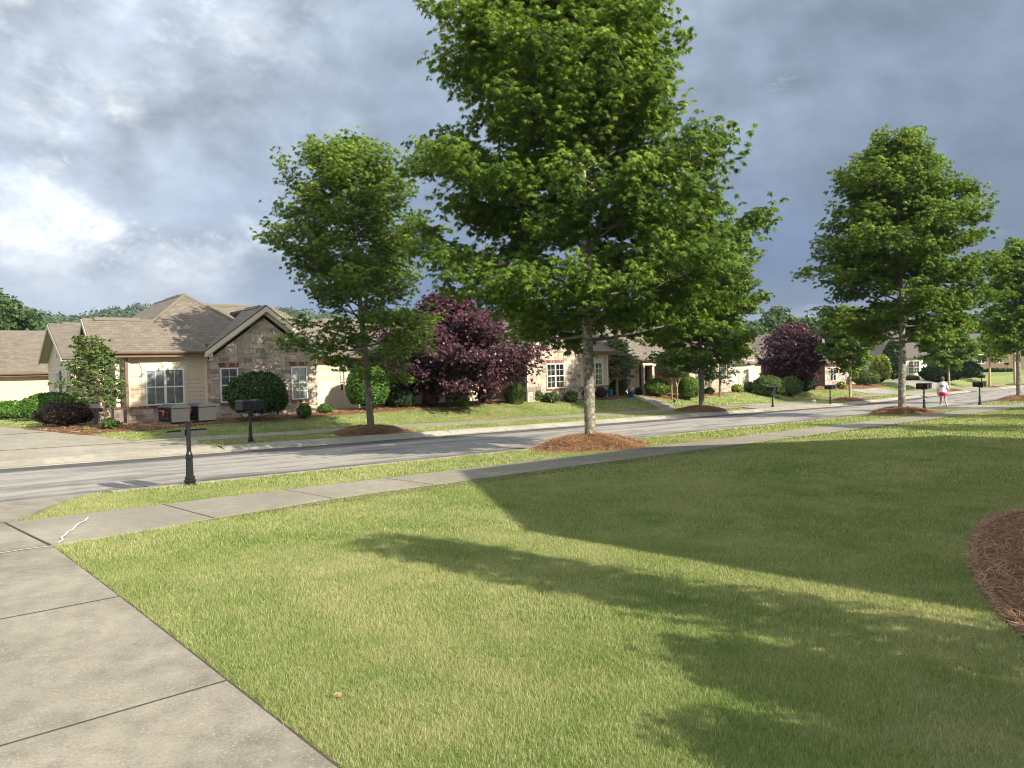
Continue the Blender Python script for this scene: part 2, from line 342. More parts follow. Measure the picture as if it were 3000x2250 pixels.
# ------------------------------------------------------------------ terrain, street, walks
SL = [-420, -250, -120, -60, -30] + list(np.arange(-20, 60, 2.0)) + list(np.arange(60, 170, 5.0)) + [180, 200, 250, 320, 420, 600]
TL = [-500, -200, -60, -30, -12, 0, 3, 6, 9.2, 10.7, 12.6, 12.95, 13.15, 17.5, 21.75, 22.3, 22.9, 24.2, 25.6, 26.3, 27, 27.7, 28.4, 29.1, 29.8, 31, 34, 40, 60, 100, 200, 400, 560]
def grid(name, SS, TT, zf, mat, skirt=0):
    V = []; Fc = []
    for s in SS:
        for tau in TT:
            x, y = xy(s, tau+float(cc(s))); V.append((x, y, zf(s, tau)))
    n = len(TT)
    for i in range(len(SS)-1):
        for j in range(n-1): Fc.append((i*n+j, (i+1)*n+j, (i+1)*n+j+1, i*n+j+1))
    m = MB(); m.add(V, Fc); o = m.build(name, mat, fix=False); o['kind'] = 'structure'; return o
def zter(s, tau):
    z = float(gst(s, tau))
    if 13.0 < tau < 22.29: z -= .10
    return z
grid('ground', SL, TL, zter, M_turf)
SR = [s for s in SL if -120 <= s <= 260]
grid('road', SR, [13.12, 15, 17.5, 19.5, 21.5], lambda s, tau: float(gst(s, tau)) + (.004 if tau != 13.12 else 0), M_road)
def poly_sheet(mb, pts, dz, thick=.10):                               # pts in plan (x,y); follows the ground, with a skirt
    bm = bmesh.new(); vs = [bm.verts.new((p[0], p[1], 0)) for p in pts]; bm.faces.new(vs)
    cuts = [(Vector((-1, 1, 0)).normalized(), b) for b in TL if -30 < b < 60] + [(Vector((1, 1, 0)).normalized(), s) for s in range(-20, 64, 3)]
    for nrm, d in cuts:
        bmesh.ops.bisect_plane(bm, geom=bm.verts[:]+bm.edges[:]+bm.faces[:], plane_co=nrm*d, plane_no=nrm)
    bmesh.ops.recalc_face_normals(bm, faces=bm.faces)
    if sum(f.normal.z for f in bm.faces) < 0: bmesh.ops.reverse_faces(bm, faces=bm.faces)
    for v in bm.verts: v.co.z = float(g(v.co.x, v.co.y)) + dz
    be = [e for e in bm.edges if len(e.link_faces) == 1]
    r = bmesh.ops.extrude_edge_only(bm, edges=be)
    for v in r['geom']:
        if isinstance(v, bmesh.types.BMVert): v.co.z -= thick
    bm.verts.ensure_lookup_table(); idx = {v: i for i, v in enumerate(bm.verts)}
    mb.add([v.co[:] for v in bm.verts], [[idx[v] for v in f.verts] for f in bm.faces]); bm.free()
def stp(L): return [Pst(*p)[:2] for p in L]
# near sidewalk, slab by slab
m = MB(); s0 = 2.13
rs = random.Random(3)
while s0 < 150:
    w = 1.82; e0 = 8.75+min(.65, max(0, (s0-2)*.16)); e1 = 8.75+min(.65, max(0, (s0+w-2)*.16))
    if s0 < 40 or True:
        poly_sheet(m, stp([(s0+.011, e0), (s0+w-.011, e1), (s0+w-.011, 10.68), (s0+.011, 10.68)]), .022+rs.uniform(-.003, .003))
    s0 += w
m.build('sidewalk', M_walk, fix=False)['kind'] = 'structure'
m = MB(); s0 = 9.7
while s0 < 150:
    if s0 < 60:
        poly_sheet(m, stp([(s0+.011, 24.25), (s0+1.97, 24.25), (s0+1.97, 25.6), (s0+.011, 25.6)]), .02)
    else:
        poly_sheet(m, stp([(s0+.011, 24.25), (s0+9.97, 24.25), (s0+9.97, 25.6), (s0+.011, 25.6)]), .03); s0 += 8
    s0 += 1.98
m.build('far_sidewalk', M_walk, fix=False)['kind'] = 'structure'
# near driveway in slabs, flaring to the street
RIB = []; m = MB()
Jt = [-9, -6.8, -4.6, -2.4, -.3, 1.75, 3.92, 6.08, 8.68]
for a, b in zip(Jt[:-1], Jt[1:]):
    poly_sheet(m, stp([(-3.2, a+.001), (1.43+.08*a, a+.001), (1.43+.08*b, b-.001), (-3.2, b-.001)]), .03)
    poly_sheet(m, stp([(-9, a+.006), (-3.22, a+.006), (-3.22, b-.006), (-9, b-.006)]), .03)
poly_sheet(m, stp([(-9, 8.705), (2.115, 8.705), (2.115, 10.68), (2.5, 11.1), (2.95, 11.9), (3.75, 12.9), (3.9, 13.14), (-9, 13.14)]), .025)
m.build('driveway', M_drive, fix=False)['kind'] = 'structure'
m = MB(); poly_sheet(m, stp([(-9, -8.9), (.765, -8.9), (2.15, 8.7), (2.15, 10.6), (-9, 10.6)]), .012, .06); poly_sheet(m, stp([(2.1, 9.0), (60, 9.6), (60, 10.6), (2.1, 10.6)]), .012, .02)
m.build('joint_bed', M_joint, fix=False)['kind'] = 'structure'
m = MB()
for b in Jt[1:-1]: RIB.append(((-9, b), (1.43+.08*b, b), .013))
RIB.append(((-3.21, -9), (-3.21, 8.6), .016)); RIB.append(((-9, 8.69), (2.12, 8.69), .03)); RIB.append(((2.122, 8.7), (2.122, 10.66), .022))
RIB.append(((-9, 10.69), (2.12, 10.69), .016))
# white caulked crack and joint
m = MB()
def ribbon(pts, w, dz):
    for a, b in zip(pts[:-1], pts[1:]):
        a = np.array(a[:2]); b = np.array(b[:2]); d = (b-a)/np.linalg.norm(b-a); n = np.array((-d[1], d[0]))*w/2
        q_ = [a-n, b-n+d*0, b+n, a+n]; m.add([(p[0], p[1], float(g(*p))+dz) for p in q_], [(0, 1, 2, 3)])
for p0_, p1_, w_ in RIB:
    n_ = max(2, int(math.hypot(p1_[0]-p0_[0], p1_[1]-p0_[1])/.45)); rr_j = random.Random(int(p0_[1]*7+50))
    ribbon([Pst(p0_[0]+(p1_[0]-p0_[0])*k/n_+rr_j.uniform(-.003, .003), p0_[1]+(p1_[1]-p0_[1])*k/n_+rr_j.uniform(-.003, .003)) for k in range(n_+1)], w_, .0335)
m.build('joint_lines', M_joint, fix=False)['kind'] = 'structure'; m = MB()
cr_pts = [(258, 1524), (250, 1535), (232, 1541), (221, 1551), (212, 1562), (198, 1568), (190, 1578), (180, 1584), (184, 1591), (172, 1600)]
ribbon([gp(*p) for p in cr_pts], .018, .036)
tag(m.build('caulk_line', M_caulk, fix=False), 'zigzag white caulked crack across the first sidewalk slab', 'crack filler'); m = MB()
ribbon([gp(-60, 1642), gp(0, 1632), gp(70, 1621), gp(150, 1611)], .018, .040)
tag(m.build('caulk_line', M_caulk, fix=False), 'straight white caulked joint across the near driveway', 'crack filler')
# kerbs: rolled concrete with joints
def kerb(name, prof, segs, mat, L=2.9):
    m = MB()
    for a, b in segs:
        s0 = a
        while s0 < b-.05:
            LL = L if s0 < 70 else 8; e = min(s0+LL, b); k = max(1, int((e-s0)/1.5))
            rows = []
            for i in range(k+1):
                s = s0+.012+(e-.024-s0)*i/k; rows.append([Pst(s, tau)[:2]+(float(gA(s))+z,) for tau, z in prof])
            n = len(prof); m.add([p for r in rows for p in r], [(i*n+j, i*n+j+1, (i+1)*n+j+1, (i+1)*n+j) for i in range(k) for j in range(n-1)]); s0 = e
    o = m.build(name, mat); o['kind'] = 'structure'; return o
kerb('far_kerb', [(21.35, -.50), (21.35, -.335), (21.80, -.352), (21.93, -.30), (22.12, -.235), (22.36, -.222), (22.36, -.4)], [(9.9, 43.2), (53.3, 70), (76, 82), (90, 170)], M_kerb)
kerb('near_kerb', [(12.72, -.2), (12.72, .012), (12.95, -.002), (13.10, -.05), (13.2, -.143), (13.6, -.146), (13.6, -.4)], [(3.95, 41.2), (51.0, 170)], M_kerb)
# far court, driveways and paths
m = MB()
court = [gp(*p)[:2] for p in [(130, 1264), (180, 1270), (240, 1276), (300, 1282), (345, 1287), (392, 1296)]]
poly_sheet(m, stp([(-26, 21.36), (9.88, 21.36), (9.88, 22.1), (9.75, 23.6), (9.65, 24.3), (9.65, 25.6), (9.0, 25.6)])+court[::-1]+stp([(7.1, 32), (6.6, 36), (5.2, 40), (3, 44), (-26, 44)]), .025)
m.build('auto_court', M_pale, fix=False)['kind'] = 'structure'
m = MB()
poly_sheet(m, stp([(-20, 24.8), (9.6, 24.8), (9.6, 24.83), (-20, 24.83)]), .034, .02)
poly_sheet(m, stp([(-20, 29.3), (7.5, 29.3), (7.5, 29.33), (-20, 29.33)]), .034, .02)
m.build('court_joint', M_joint, fix=False)['kind'] = 'structure'
m = MB()
L = [(1852, 1162), (1872, 1170), (1902, 1182), (1925, 1193), (1940, 1206)]; Rr = [(1990, 1202), (1973, 1192), (1950, 1180), (1915, 1169), (1882, 1160)]
pathpts = [gp(*p)[:2] for p in L+Rr]
poly_sheet(m, pathpts, .03)
m.build('path', M_pale, fix=False)['kind'] = 'structure'
m = MB()
poly_sheet(m, stp([(43.2, 21.36), (53.3, 21.36), (53.3, 22.3), (51.6, 24.2), (50.5, 25.6), (45.0, 25.6), (44.4, 24.2), (43.2, 22.3)]), .035)
m.build('far_driveway', M_pale, fix=False)['kind'] = 'structure'
m = MB()
poly_sheet(m, stp([(70, 21.36), (76, 21.36), (76, 25.6), (76.5, 34), (70.5, 34), (70, 25.6)]), .035)
poly_sheet(m, stp([(82, 21.36), (90, 21.36), (90, 25.6), (93, 33), (86, 33), (82, 25.6)]), .035)
poly_sheet(m, stp([(41.2, 13.14), (51, 13.14), (49.5, 12.2), (49, 10.68), (42.6, 10.68), (42.3, 12.2)]), .02)
m.build('distant_driveway', M_pale, fix=False)['kind'] = 'structure'

# beds of pine straw
TREES = [('near', 1727, 12.05), ('far', 1084, 23.45), ('far', 2055, 23.45), ('near', 2642, 12.05), ('near', 2985, 12.05), ('far', 2491, 23.6), ('far', 2781, 23.6), ('far', 2900, 23.6), ('far', 2974, 23.6)]
TP = [at_tau(px, tau) for _, px, tau in TREES]
rng = np.random.default_rng(7)
def needles(P, L, w, name='needles', parent=None, tilt=.25, mat=M_straw):
    n = len(P); a = rng.uniform(0, 2*pi, n); e = rng.normal(0, tilt, n); l = L*rng.uniform(.6, 1.3, n)
    d = np.stack([np.cos(a)*np.cos(e), np.sin(a)*np.cos(e), abs(np.sin(e))], 1); sd = np.stack([-np.sin(a), np.cos(a), rng.normal(0, .3, n)], 1)*w/2
    p0 = P-d*l[:, None]*.5; p1 = P+d*l[:, None]*.5; p1[:, 2] += rng.uniform(0, .015, n)
    return np.stack([p0-sd, p0+sd, p1+sd*.5, p1-sd*.5], 1).reshape(-1, 3), rng.uniform(0, 1, n)
def mound(base, rad, h, nn, nl, label, dist):
    x, y, z = base; d = ray_dir = np.array([x, y])/math.hypot(x, y)
    m = MB(); V = []; K, Rn = 28, 9; rr = random.Random(int(x*13+y))
    ph = [rr.uniform(0, 6.28) for _ in range(4)]
    def hz(a, f): return h*(1-f**2.1)*(1+.10*sin(3*a+ph[0])+.08*sin(5*a+ph[1]))
    def rd(a): return rad*(1+.07*sin(2*a+ph[2])+.05*sin(5*a+ph[3]))
    # long axis along the street
    def pt(a, f):
        r = rd(a)*f; ls, lt = r*cos(a)*1.12, r*sin(a)*.88
        dx, dy = xy(ls, lt); return x+dx, y+dy
    V.append((x, y, float(g(x, y))+h))
    for j in range(1, Rn+1):
        for k in range(K):
            a = 2*pi*k/K; px_, py_ = pt(a, j/Rn); V.append((px_, py_, float(g(px_, py_))+hz(a, j/Rn)*1.0-(.03 if j == Rn else 0)))
    Fc = [(0, 1+k, 1+(k+1) % K) for k in range(K)]+[(1+(j-1)*K+k, 1+j*K+k, 1+j*K+(k+1) % K, 1+(j-1)*K+(k+1) % K) for j in range(1, Rn) for k in range(K)]
    m.add(V, Fc); root = m.build('mulch_mound', M_mulch, smooth=True, fix=False)
    tag(root, label, 'mulch mound', 'pine straw mounds round the street trees')
    P = []
    for _ in range(nn):
        a = rr.uniform(0, 6.28); f = sqrt(rr.random())*1.10; px_, py_ = pt(a, f); P.append((px_, py_, float(g(px_, py_))+max(0, hz(a, min(f, 1)))+.012))
    V, r = needles(np.array(P), nl, max(.005, dist*.00045)); npmesh('straw', V, 4, M_straw, r, root)
    return root
mlab = ['orange pine straw mound under the large maple in front of the road', 'brown shaded pine straw mound under the leftmost street maple', 'pine straw mound beyond the road beside the curved front path', 'dark brown straw mound under the tall maple near the walking person',
        'dark straw mound at the right edge of the photo', 'low straw mound under the slim maple across the road', 'straw patch behind the walking person across the road', 'small straw patch under a distant roadside maple', 'faint straw patch at the farthest street tree']
mr = [(1.45, .29, 13000), (1.28, .24, 5500), (1.7, .30, 2500), (1.7, .28, 2500), (1.8, .3, 2000), (1.5, .2, 1200), (1.3, .15, 800), (1.2, .1, 400), (1.2, .1, 300)]
MH = []
for i, (b, l, (r_, h_, n_)) in enumerate(zip(TP, mlab, mr)):
    mound(b, r_, h_, n_, .2, l, b[1]); MH.append((b[0], b[1], r_, h_))
def bed(name, pts, front, label, n, nl=.2, dz=.03, wd=.012):
    m = MB(); poly_sheet(m, pts, dz, .06); o = m.build(name, M_mulch, fix=False); tag(o, label, 'mulch bed')
    P = []; xs = [p[0] for p in pts]; ys = [p[1] for p in pts]; rr = random.Random(5)
    while len(P) < n:
        x, y = rr.uniform(min(xs), max(xs)), rr.uniform(min(ys), max(ys))
        if inpoly(x, y, pts) and rr.random() < front(x, y): P.append((x, y, float(g(x, y))+dz+.012))
    V, r = needles(np.array(P), nl, wd); npmesh('straw', V, 4, M_straw, r, o); return o
def inpoly(x, y, pts):
    c = False; n = len(pts)
    for i in range(n):
        x1, y1 = pts[i][:2]; x2, y2 = pts[i-1][:2]
        if (y1 > y) != (y2 > y) and x < (x2-x1)*(y-y1)/(y2-y1+1e-12)+x1: c = not c
    return c
fr = [(135, 1265), (180, 1271), (240, 1277), (330, 1268), (430, 1262), (620, 1243), (760, 1235), (920, 1222), (1010, 1216), (1130, 1207), (1250, 1198), (1350, 1191), (1440, 1183), (1560, 1176), (1660, 1173), (1780, 1172), (1855, 1165)]
B1 = [gp(*p)[:2] for p in fr]
B1p = B1+stp([(47, 33.5), (30, 34), (20, 33.5), (8, 33), (7.0, 31.8)])
bed('mulch_bed', B1p, lambda x, y: 1.0 if (y-x)/R2 < 31.5 else .15, 'long pine straw bed along the fronts of the houses', 9000, .22, .035, .018)
fr2 = [(1885, 1163), (1960, 1170), (2050, 1165), (2130, 1153), (2200, 1147), (2330, 1147)]
B2 = [gp(*p)[:2] for p in fr2]; B2p = B2+stp([(65, 32), (60, 33.5), (45, 33)])
bed('mulch_bed', B2p, lambda x, y: 1, 'pine straw bed under the round bushes right of the front path', 2500, .25, .035, .03)
fr3 = [(2345, 1147), (2410, 1142), (2480, 1142), (2540, 1140), (2590, 1133)]
B3 = [gp(*p)[:2] for p in fr3]; B3p = B3+stp([(85, 36), (70, 36)])
bed('mulch_bed', B3p, lambda x, y: 1, 'distant pine straw bed along the brown-sided house', 1500, .3, .035, .04)
nb = [gp(*p)[:2] for p in [(2990, 1508), (2925, 1528), (2878, 1560), (2862, 1610), (2868, 1660), (2892, 1715), (2940, 1775), (3000, 1832), (3060, 1890)]]
NB = nb+[(nb[-1][0]+1.2, nb[-1][1]-1.0), (8.5, 5.0), (8.2, 8.6)]
bed('mulch_bed', NB, lambda x, y: 1, 'shaded reddish pine straw bed at the right edge of the near lawn', 15000, .17, .045, .004)
# grey weedy rim of that bed
m = MB(); inner = nb; outer = [gp(*p)[:2] for p in [(2980, 1498), (2908, 1513), (2858, 1545), (2840, 1605), (2845, 1668), (2866, 1725), (2915, 1795), (2990, 1868), (3060, 1930)]]
poly_sheet(m, outer+inner[::-1], .02, .03)
tag(m.build('bed_edge', concrete('edge_soil', (.14, .135, .12), .35), fix=False), 'bare grey soil strip round the shaded straw bed', 'soil edging')

P = []; rr = random.Random(9)
while len(P) < 1500:
    a, b = rr.randrange(len(outer)-1), rr.random(); f = rr.random()**1.6; o_ = np.array(outer[a])*(1-b)+np.array(outer[a+1])*b; i_ = np.array(inner[a])*(1-b)+np.array(inner[a+1])*b; q_ = i_*(1-f)+o_*f; P.append((q_[0], q_[1], float(g(*q_))+.03))
V, r = needles(np.array(P), .15, .004); npmesh('straw', V, 4, M_straw, r, bpy.data.objects['bed_edge'])
# ------------------------------------------------------------------ lawn blades
polys = [np.array(p) for p in (pathpts, B1p, B2p, B3p, NB)]; RIM = np.array(outer+[(9, 4.8), (8.6, 9.0)])
def inside(px, py, poly):
    c = np.zeros(len(px), bool); n = len(poly)
    for i in range(n):
        x1, y1 = poly[i]; x2, y2 = poly[i-1]
        k = ((y1 > py) != (y2 > py)) & (px < (x2-x1)*(py-y1)/(y2-y1+1e-12)+x1); c ^= k
    return c
def lawn_mask(x, y):
    s, t_ = st(x, y); tau = t_-cc(s)
    e0 = 8.75+np.clip((s-2)*.16, 0, .65)+.02*np.sin(s*7)+.015*np.sin(s*19)
    ok = (tau < e0) & (s > 1.462+.08*np.clip(tau, -9, 9)+.012*np.sin(tau*9)+.01*np.sin(tau*23))
    se = np.interp(tau, [10.7, 11.1, 11.9, 12.9, 13.1], [2.25, 2.6, 3.05, 3.85, 4.0])
    apron = (s > 41.6) & (s < 50.4)
    ok |= (tau > 10.7) & (tau < 12.72) & (s > se) & ~apron
    fd = ((s > 43.0) & (s < 53.6) & (tau < 24.2)) | ((s > 69.9) & (s < 76.6)) | ((s > 81.9) & (s < 91))
    ok |= (tau > 22.37) & (tau < 24.23) & (s > 9.9) & ~fd
    cb = np.array(stp([(9.0, 25.6)])+court[::-1]); sb = np.interp(tau, [24, 25.6, 26.5, 28, 29.5, 32], [9.7, 9.0, 8.5, 8.1, 7.7, 7.4])
    ok |= (tau > 25.62) & (tau < 40) & (s > sb) & ~fd
    for p in polys: ok &= ~inside(x, y, p)
    ok &= ~(inside(x, y, RIM) & (rng.uniform(0, 1, len(x)) > .40))
    for mx, my, r_, h_ in MH: ok &= ((x-mx)**2+(y-my)**2) > (r_*.93)**2
    return ok
bands = [(2.2, 5, 9500, .0034, .030, 3), (5, 8, 5200, .0046, .033, 3), (8, 13, 2400, .0072, .038, 3), (13, 22, 620, .014, .045, 3), (22, 45, 170, .032, .055, 2), (45, 95, 22, .09, .08, 2)]
VV = []; RR = []
for r1, r2, den, w, h, per in bands:
    half = radians(39); N = int(half*(r2*r2-r1*r1)*den)
    rad = np.sqrt(rng.uniform(r1*r1, r2*r2, N)); a = rng.uniform(-half, half, N); x, y = rad*np.sin(a), rad*np.cos(a)
    k = lawn_mask(x, y); x, y = x[k], y[k]
    x = np.repeat(x, per)+rng.normal(0, w*2.2, len(x)*per); y = np.repeat(y, per)+rng.normal(0, w*2.2, len(y)*per); n = len(x)
    z = g(x, y)-.004; an = rng.uniform(0, 2*pi, n); hh = h*rng.uniform(.45, 1.25, n); lean = rng.uniform(.1, .8, n)*hh; la = rng.uniform(0, 2*pi, n)
    ww = w*rng.uniform(.6, 1.2, n); dx, dy = np.cos(an)*ww/2, np.sin(an)*ww/2
    p = np.stack([x, y, z], 1); sd = np.stack([dx, dy, 0*dx], 1); tip = p+np.stack([np.cos(la)*lean, np.sin(la)*lean, hh], 1)
    VV.append(np.stack([p-sd, p+sd, tip], 1).reshape(-1, 3)); RR.append(np.clip(rng.normal(.5, .28, n), 0, 1))
go = npmesh('lawn_grass', np.concatenate(VV), 3, M_blade, np.concatenate(RR))
tag(go, 'short green and straw-coloured mown grass of the lawns and verges', 'grass', kind='stuff')
print('blades', sum(len(r) for r in RR))

# ------------------------------------------------------------------ houses
def clip2(poly, conv):                                                # Sutherland-Hodgman, conv counter-clockwise
    out_ = list(poly); n = len(conv)
    for i in range(n):
        a, b = conv[i], conv[(i+1) % n]; inp_ = out_; out_ = []
        if not inp_: break
        def sd(p): return (b[0]-a[0])*(p[1]-a[1])-(b[1]-a[1])*(p[0]-a[0])
        for j in range(len(inp_)):
            p, q_ = inp_[j], inp_[(j+1) % len(inp_)]; sp, sq = sd(p), sd(q_)
            if sp >= 0: out_.append(p)
            if (sp >= 0) != (sq >= 0):
                k = sp/(sp-sq); out_.append((p[0]+(q_[0]-p[0])*k, p[1]+(q_[1]-p[1])*k))
    return out_ if len(out_) > 2 else []
class House:
    def __init__(s, root, mir=1): s.r = root; s.m = mir
    def P(s, u, w, z): return (u*s.m, w, z)
    def wall(s, O, d, n):                                             # maps (a, z, off) of a wall to house coordinates
        return lambda a, z, off=0: s.P(O[0]+d[0]*a+n[0]*off, O[1]+d[1]*a+n[1]*off, z)
    def solid(s, name, W_, poly, mat, t0=-.12, t1=0., par=None):      # wall slab
        m = MB(); a = [W_(p[0], p[1], t0) for p in poly]; b = [W_(p[0], p[1], t1) for p in poly]; n = len(poly)
        m.add(a+b, [tuple(range(n)), tuple(range(n, 2*n))]+[(i, (i+1) % n, n+(i+1) % n, n+i) for i in range(n)])
        return m.build(name, mat, par or s.r)
    def siding(s, W_, poly, mat=None, ex=.165, name='siding'):
        mat = mat or M_side; m = MB(); s.solid('wall', W_, poly, mat)
        z0, z1 = min(p[1] for p in poly), max(p[1] for p in poly); a0, a1 = min(p[0] for p in poly), max(p[0] for p in poly); z = z0
        while z < z1-.01:
            q_ = clip2([(a0, z), (a1, z), (a1, min(z+ex, z1)), (a0, min(z+ex, z1))], poly)
            if q_:
                off = [(.020 - .017*(p[1]-z)/ex) for p in q_]; n = len(q_)
                A_ = [W_(p[0], p[1]+(.002 if p[1] <= z+1e-6 else 0), .003+o_) for p, o_ in zip(q_, off)]; B_ = [W_(p[0], p[1]+(.002 if p[1] <= z+1e-6 else 0), .001) for p in q_]
                m.add(A_+B_, [tuple(range(n))]+[(i, (i+1) % n, n+(i+1) % n, n+i) for i in range(n)])
            z += ex
        return m.build(name, mat, s.r)
    def stone(s, W_, poly, holes=(), seed=1, size=(.34, .19), name='stone'):
        rr = random.Random(seed); s.solid('mortar_wall', W_, poly, M_mortar); m = MB()
        z0, z1 = min(p[1] for p in poly), max(p[1] for p in poly); a0, a1 = min(p[0] for p in poly), max(p[0] for p in poly)
        regs = [(a0, a1, z0, z1)]
        for h in holes:
            nr = []
            for r_ in regs:
                x0, x1, y0, y1 = r_
                if h[0] >= x1 or h[1] <= x0 or h[2] >= y1 or h[3] <= y0: nr.append(r_); continue
                if x0 < h[0]: nr.append((x0, h[0], y0, y1))
                if x1 > h[1]: nr.append((h[1], x1, y0, y1))
                if y0 < h[2]: nr.append((max(x0, h[0]), min(x1, h[1]), y0, h[2]))
                if y1 > h[3]: nr.append((max(x0, h[0]), min(x1, h[1]), h[3], y1))
            regs = nr
        cells = []
        def split(x0, x1, y0, y1):
            w, h = x1-x0, y1-y0; sw, sh = size[0]*rr.uniform(.8, 1.6), size[1]*rr.uniform(.75, 1.7)
            if w <= sw*1.25 and h <= sh*1.25: cells.append((x0, x1, y0, y1)); return
            if h/sh > w/sw or (h > sh*1.25 and rr.random() < .35): k = y0+h*rr.uniform(.38, .62); split(x0, x1, y0, k); split(x0, x1, k, y1)
            else: k = x0+w*rr.uniform(.38, .62); split(x0, k, y0, y1); split(k, x1, y0, y1)
        for r_ in regs: split(*r_)
        for x0, x1, y0, y1 in cells:
            gmm = .009; j = lambda: rr.uniform(-.006, .006)
            q_ = clip2([(x0+gmm+j(), y0+gmm+j()), (x1-gmm+j(), y0+gmm+j()), (x1-gmm+j(), y1-gmm+j()), (x0+gmm+j(), y1-gmm+j())], poly)
            if len(q_) < 3: continue
            t1 = rr.uniform(.012, .038); cx = sum(p[0] for p in q_)/len(q_); cy = sum(p[1] for p in q_)/len(q_); n = len(q_)
            b_ = [W_(p[0], p[1], .001) for p in q_]; f_ = [W_(p[0]+(cx-p[0])*.07, p[1]+(cy-p[1])*.07, t1) for p in q_]
            m.add(b_+f_, [tuple(range(n, 2*n))]+[(i, (i+1) % n, n+(i+1) % n, n+i) for i in range(n)], col=rr.random())
        return m.build(name, M_stone, s.r)
    def box(s, name, mat, boxes, par=None, bevel=0):
        for b in boxes: m = MB(); m.box(*b, M=lambda p: s.P(*p)); o = m.build(name, mat, par or s.r, bevel=bevel)
        return o
    def wbox(s, m, W_, a0, a1, z0, z1, o0, o1):
        vs = [W_(a, z, o) for o in (o0, o1) for z in (z0, z1) for a in (a0, a1)]
        m.add(vs, [(0, 2, 3, 1), (4, 5, 7, 6), (0, 1, 5, 4), (2, 6, 7, 3), (0, 4, 6, 2), (1, 3, 7, 5)])
    def window(s, W_, a0, a1, z0, z1, double=False, blinds=True, grid_=(2, 1), base=.0, fw=.055, curtain=None, arch=False):
        m = MB(); B = lambda *k: s.wbox(m, W_, *k)
        o0, o1 = base, base+.075
        B(a0, a0+fw, z0, z1, o0, o1); B(a1-fw, a1, z0, z1, o0, o1); B(a0+fw, a1-fw, z1-fw, z1, o0, o1-.002); B(a0+fw, a1-fw, z0, z0+fw, o0, o1-.002)
        units = [(a0+fw, a1-fw)] if not double else [(a0+fw, (a0+a1)/2-.045), ((a0+a1)/2+.045, a1-fw)]
        if double: B((a0+a1)/2-.045, (a0+a1)/2+.045, z0+fw, z1-fw, o0, o1-.004)
        zm = (z0+z1)/2
        for p, q_ in units:
            B(p, q_, zm-.025, zm+.025, o0+.01, o1-.012)
            gx, gy = grid_
            for lo, hi in ((z0+fw, zm-.025), (zm+.025, z1-fw)):
                for i in range(1, gx): c_ = p+(q_-p)*i/gx; B(c_-.009, c_+.009, lo, hi, o0+.036, o1-.022)
                for i in range(1, gy): c_ = lo+(hi-lo)*i/gy; B(p, q_, c_-.009, c_+.009, o0+.037, o1-.023)
        f = m.build('window', M_white, s.r)
        m = MB(); s.wbox(m, W_, a0+.01, a1-.01, z0+.01, z1-.01, base-.004, base+.004); m.build('interior', M_inside, f)
        m = MB()
        for p, q_ in units: m.add([W_(p-.004, z0+fw-.004, base+.034), W_(q_+.004, z0+fw-.004, base+.034), W_(q_+.004, z1-fw+.004, base+.034), W_(p-.004, z1-fw+.004, base+.034)], [(0, 1, 2, 3) if s.m > 0 else (3, 2, 1, 0)])
        m.build('pane', M_glass, f, fix=False)
        if blinds:
            m = MB(); z = z0+fw+.02
            while z < z1-fw:
                for p, q_ in units:
                    vs = [W_(p+.01, z, base+.027), W_(q_-.01, z, base+.027), W_(q_-.01, z+.037, base+.014), W_(p+.01, z+.037, base+.014)]
                    m.add(vs, [(0, 1, 2, 3)])
                z += .044
            m.build('blinds', M_blind, f, fix=False)
        return f
    def bricks(s, W_, a0, a1, z0, z1, off=(.0, .05), n=None, flare=0, seed=2, par=None, name='brick_course'):
        m = MB(); n = n or max(3, int((a1-a0)/.075)); rr = random.Random(seed)
        for i in range(n):
            p, q_ = a0+(a1-a0)*i/n+.006, a0+(a1-a0)*(i+1)/n-.006; c_ = (a0+a1)/2
            f1, f2 = (p-c_)*flare, (q_-c_)*flare; o = off[1]+rr.uniform(-.006, .006)
            lo = [(p, z0), (q_, z0), (q_+f2, z1), (p+f1, z1)]
            m.add([W_(x, z, off[0]) for x, z in lo]+[W_(x, z, o) for x, z in lo], [(4, 5, 6, 7), (0, 1, 5, 4), (1, 2, 6, 5), (2, 3, 7, 6), (3, 0, 4, 7)], col=rr.random())
        return m.build(name, M_brick, par or s.r)
    def roof(s, polys_, mat=None, th=.09, name='roof', par=None):
        m = MB()
        for poly in polys_:
            p = [np.array(s.P(*q_), float) for q_ in poly]; nrm = np.cross(p[1]-p[0], p[2]-p[0]); nrm /= np.linalg.norm(nrm)
            if nrm[2] < 0: nrm = -nrm; p = p[::-1]
            h = np.cross((0, 0, 1), nrm); h /= np.linalg.norm(h)+1e-9; v = np.cross(nrm, h); n = len(p)
            uv = [(float(q_.dot(h)), float(q_.dot(v))) for q_ in p]; lo = [q_-np.array((0, 0, th)) for q_ in p]
            m.add(list(p)+lo, [tuple(range(n)), tuple(range(n, 2*n))[::-1]]+[(i, n+i, n+(i+1) % n, (i+1) % n) for i in range(n)],
                  uv=[uv, uv[::-1]]+[[(0, 0), (0, .05), (.1, .05), (.1, 0)]]*n)
        return m.build(name, mat or M_roof, par or s.r)
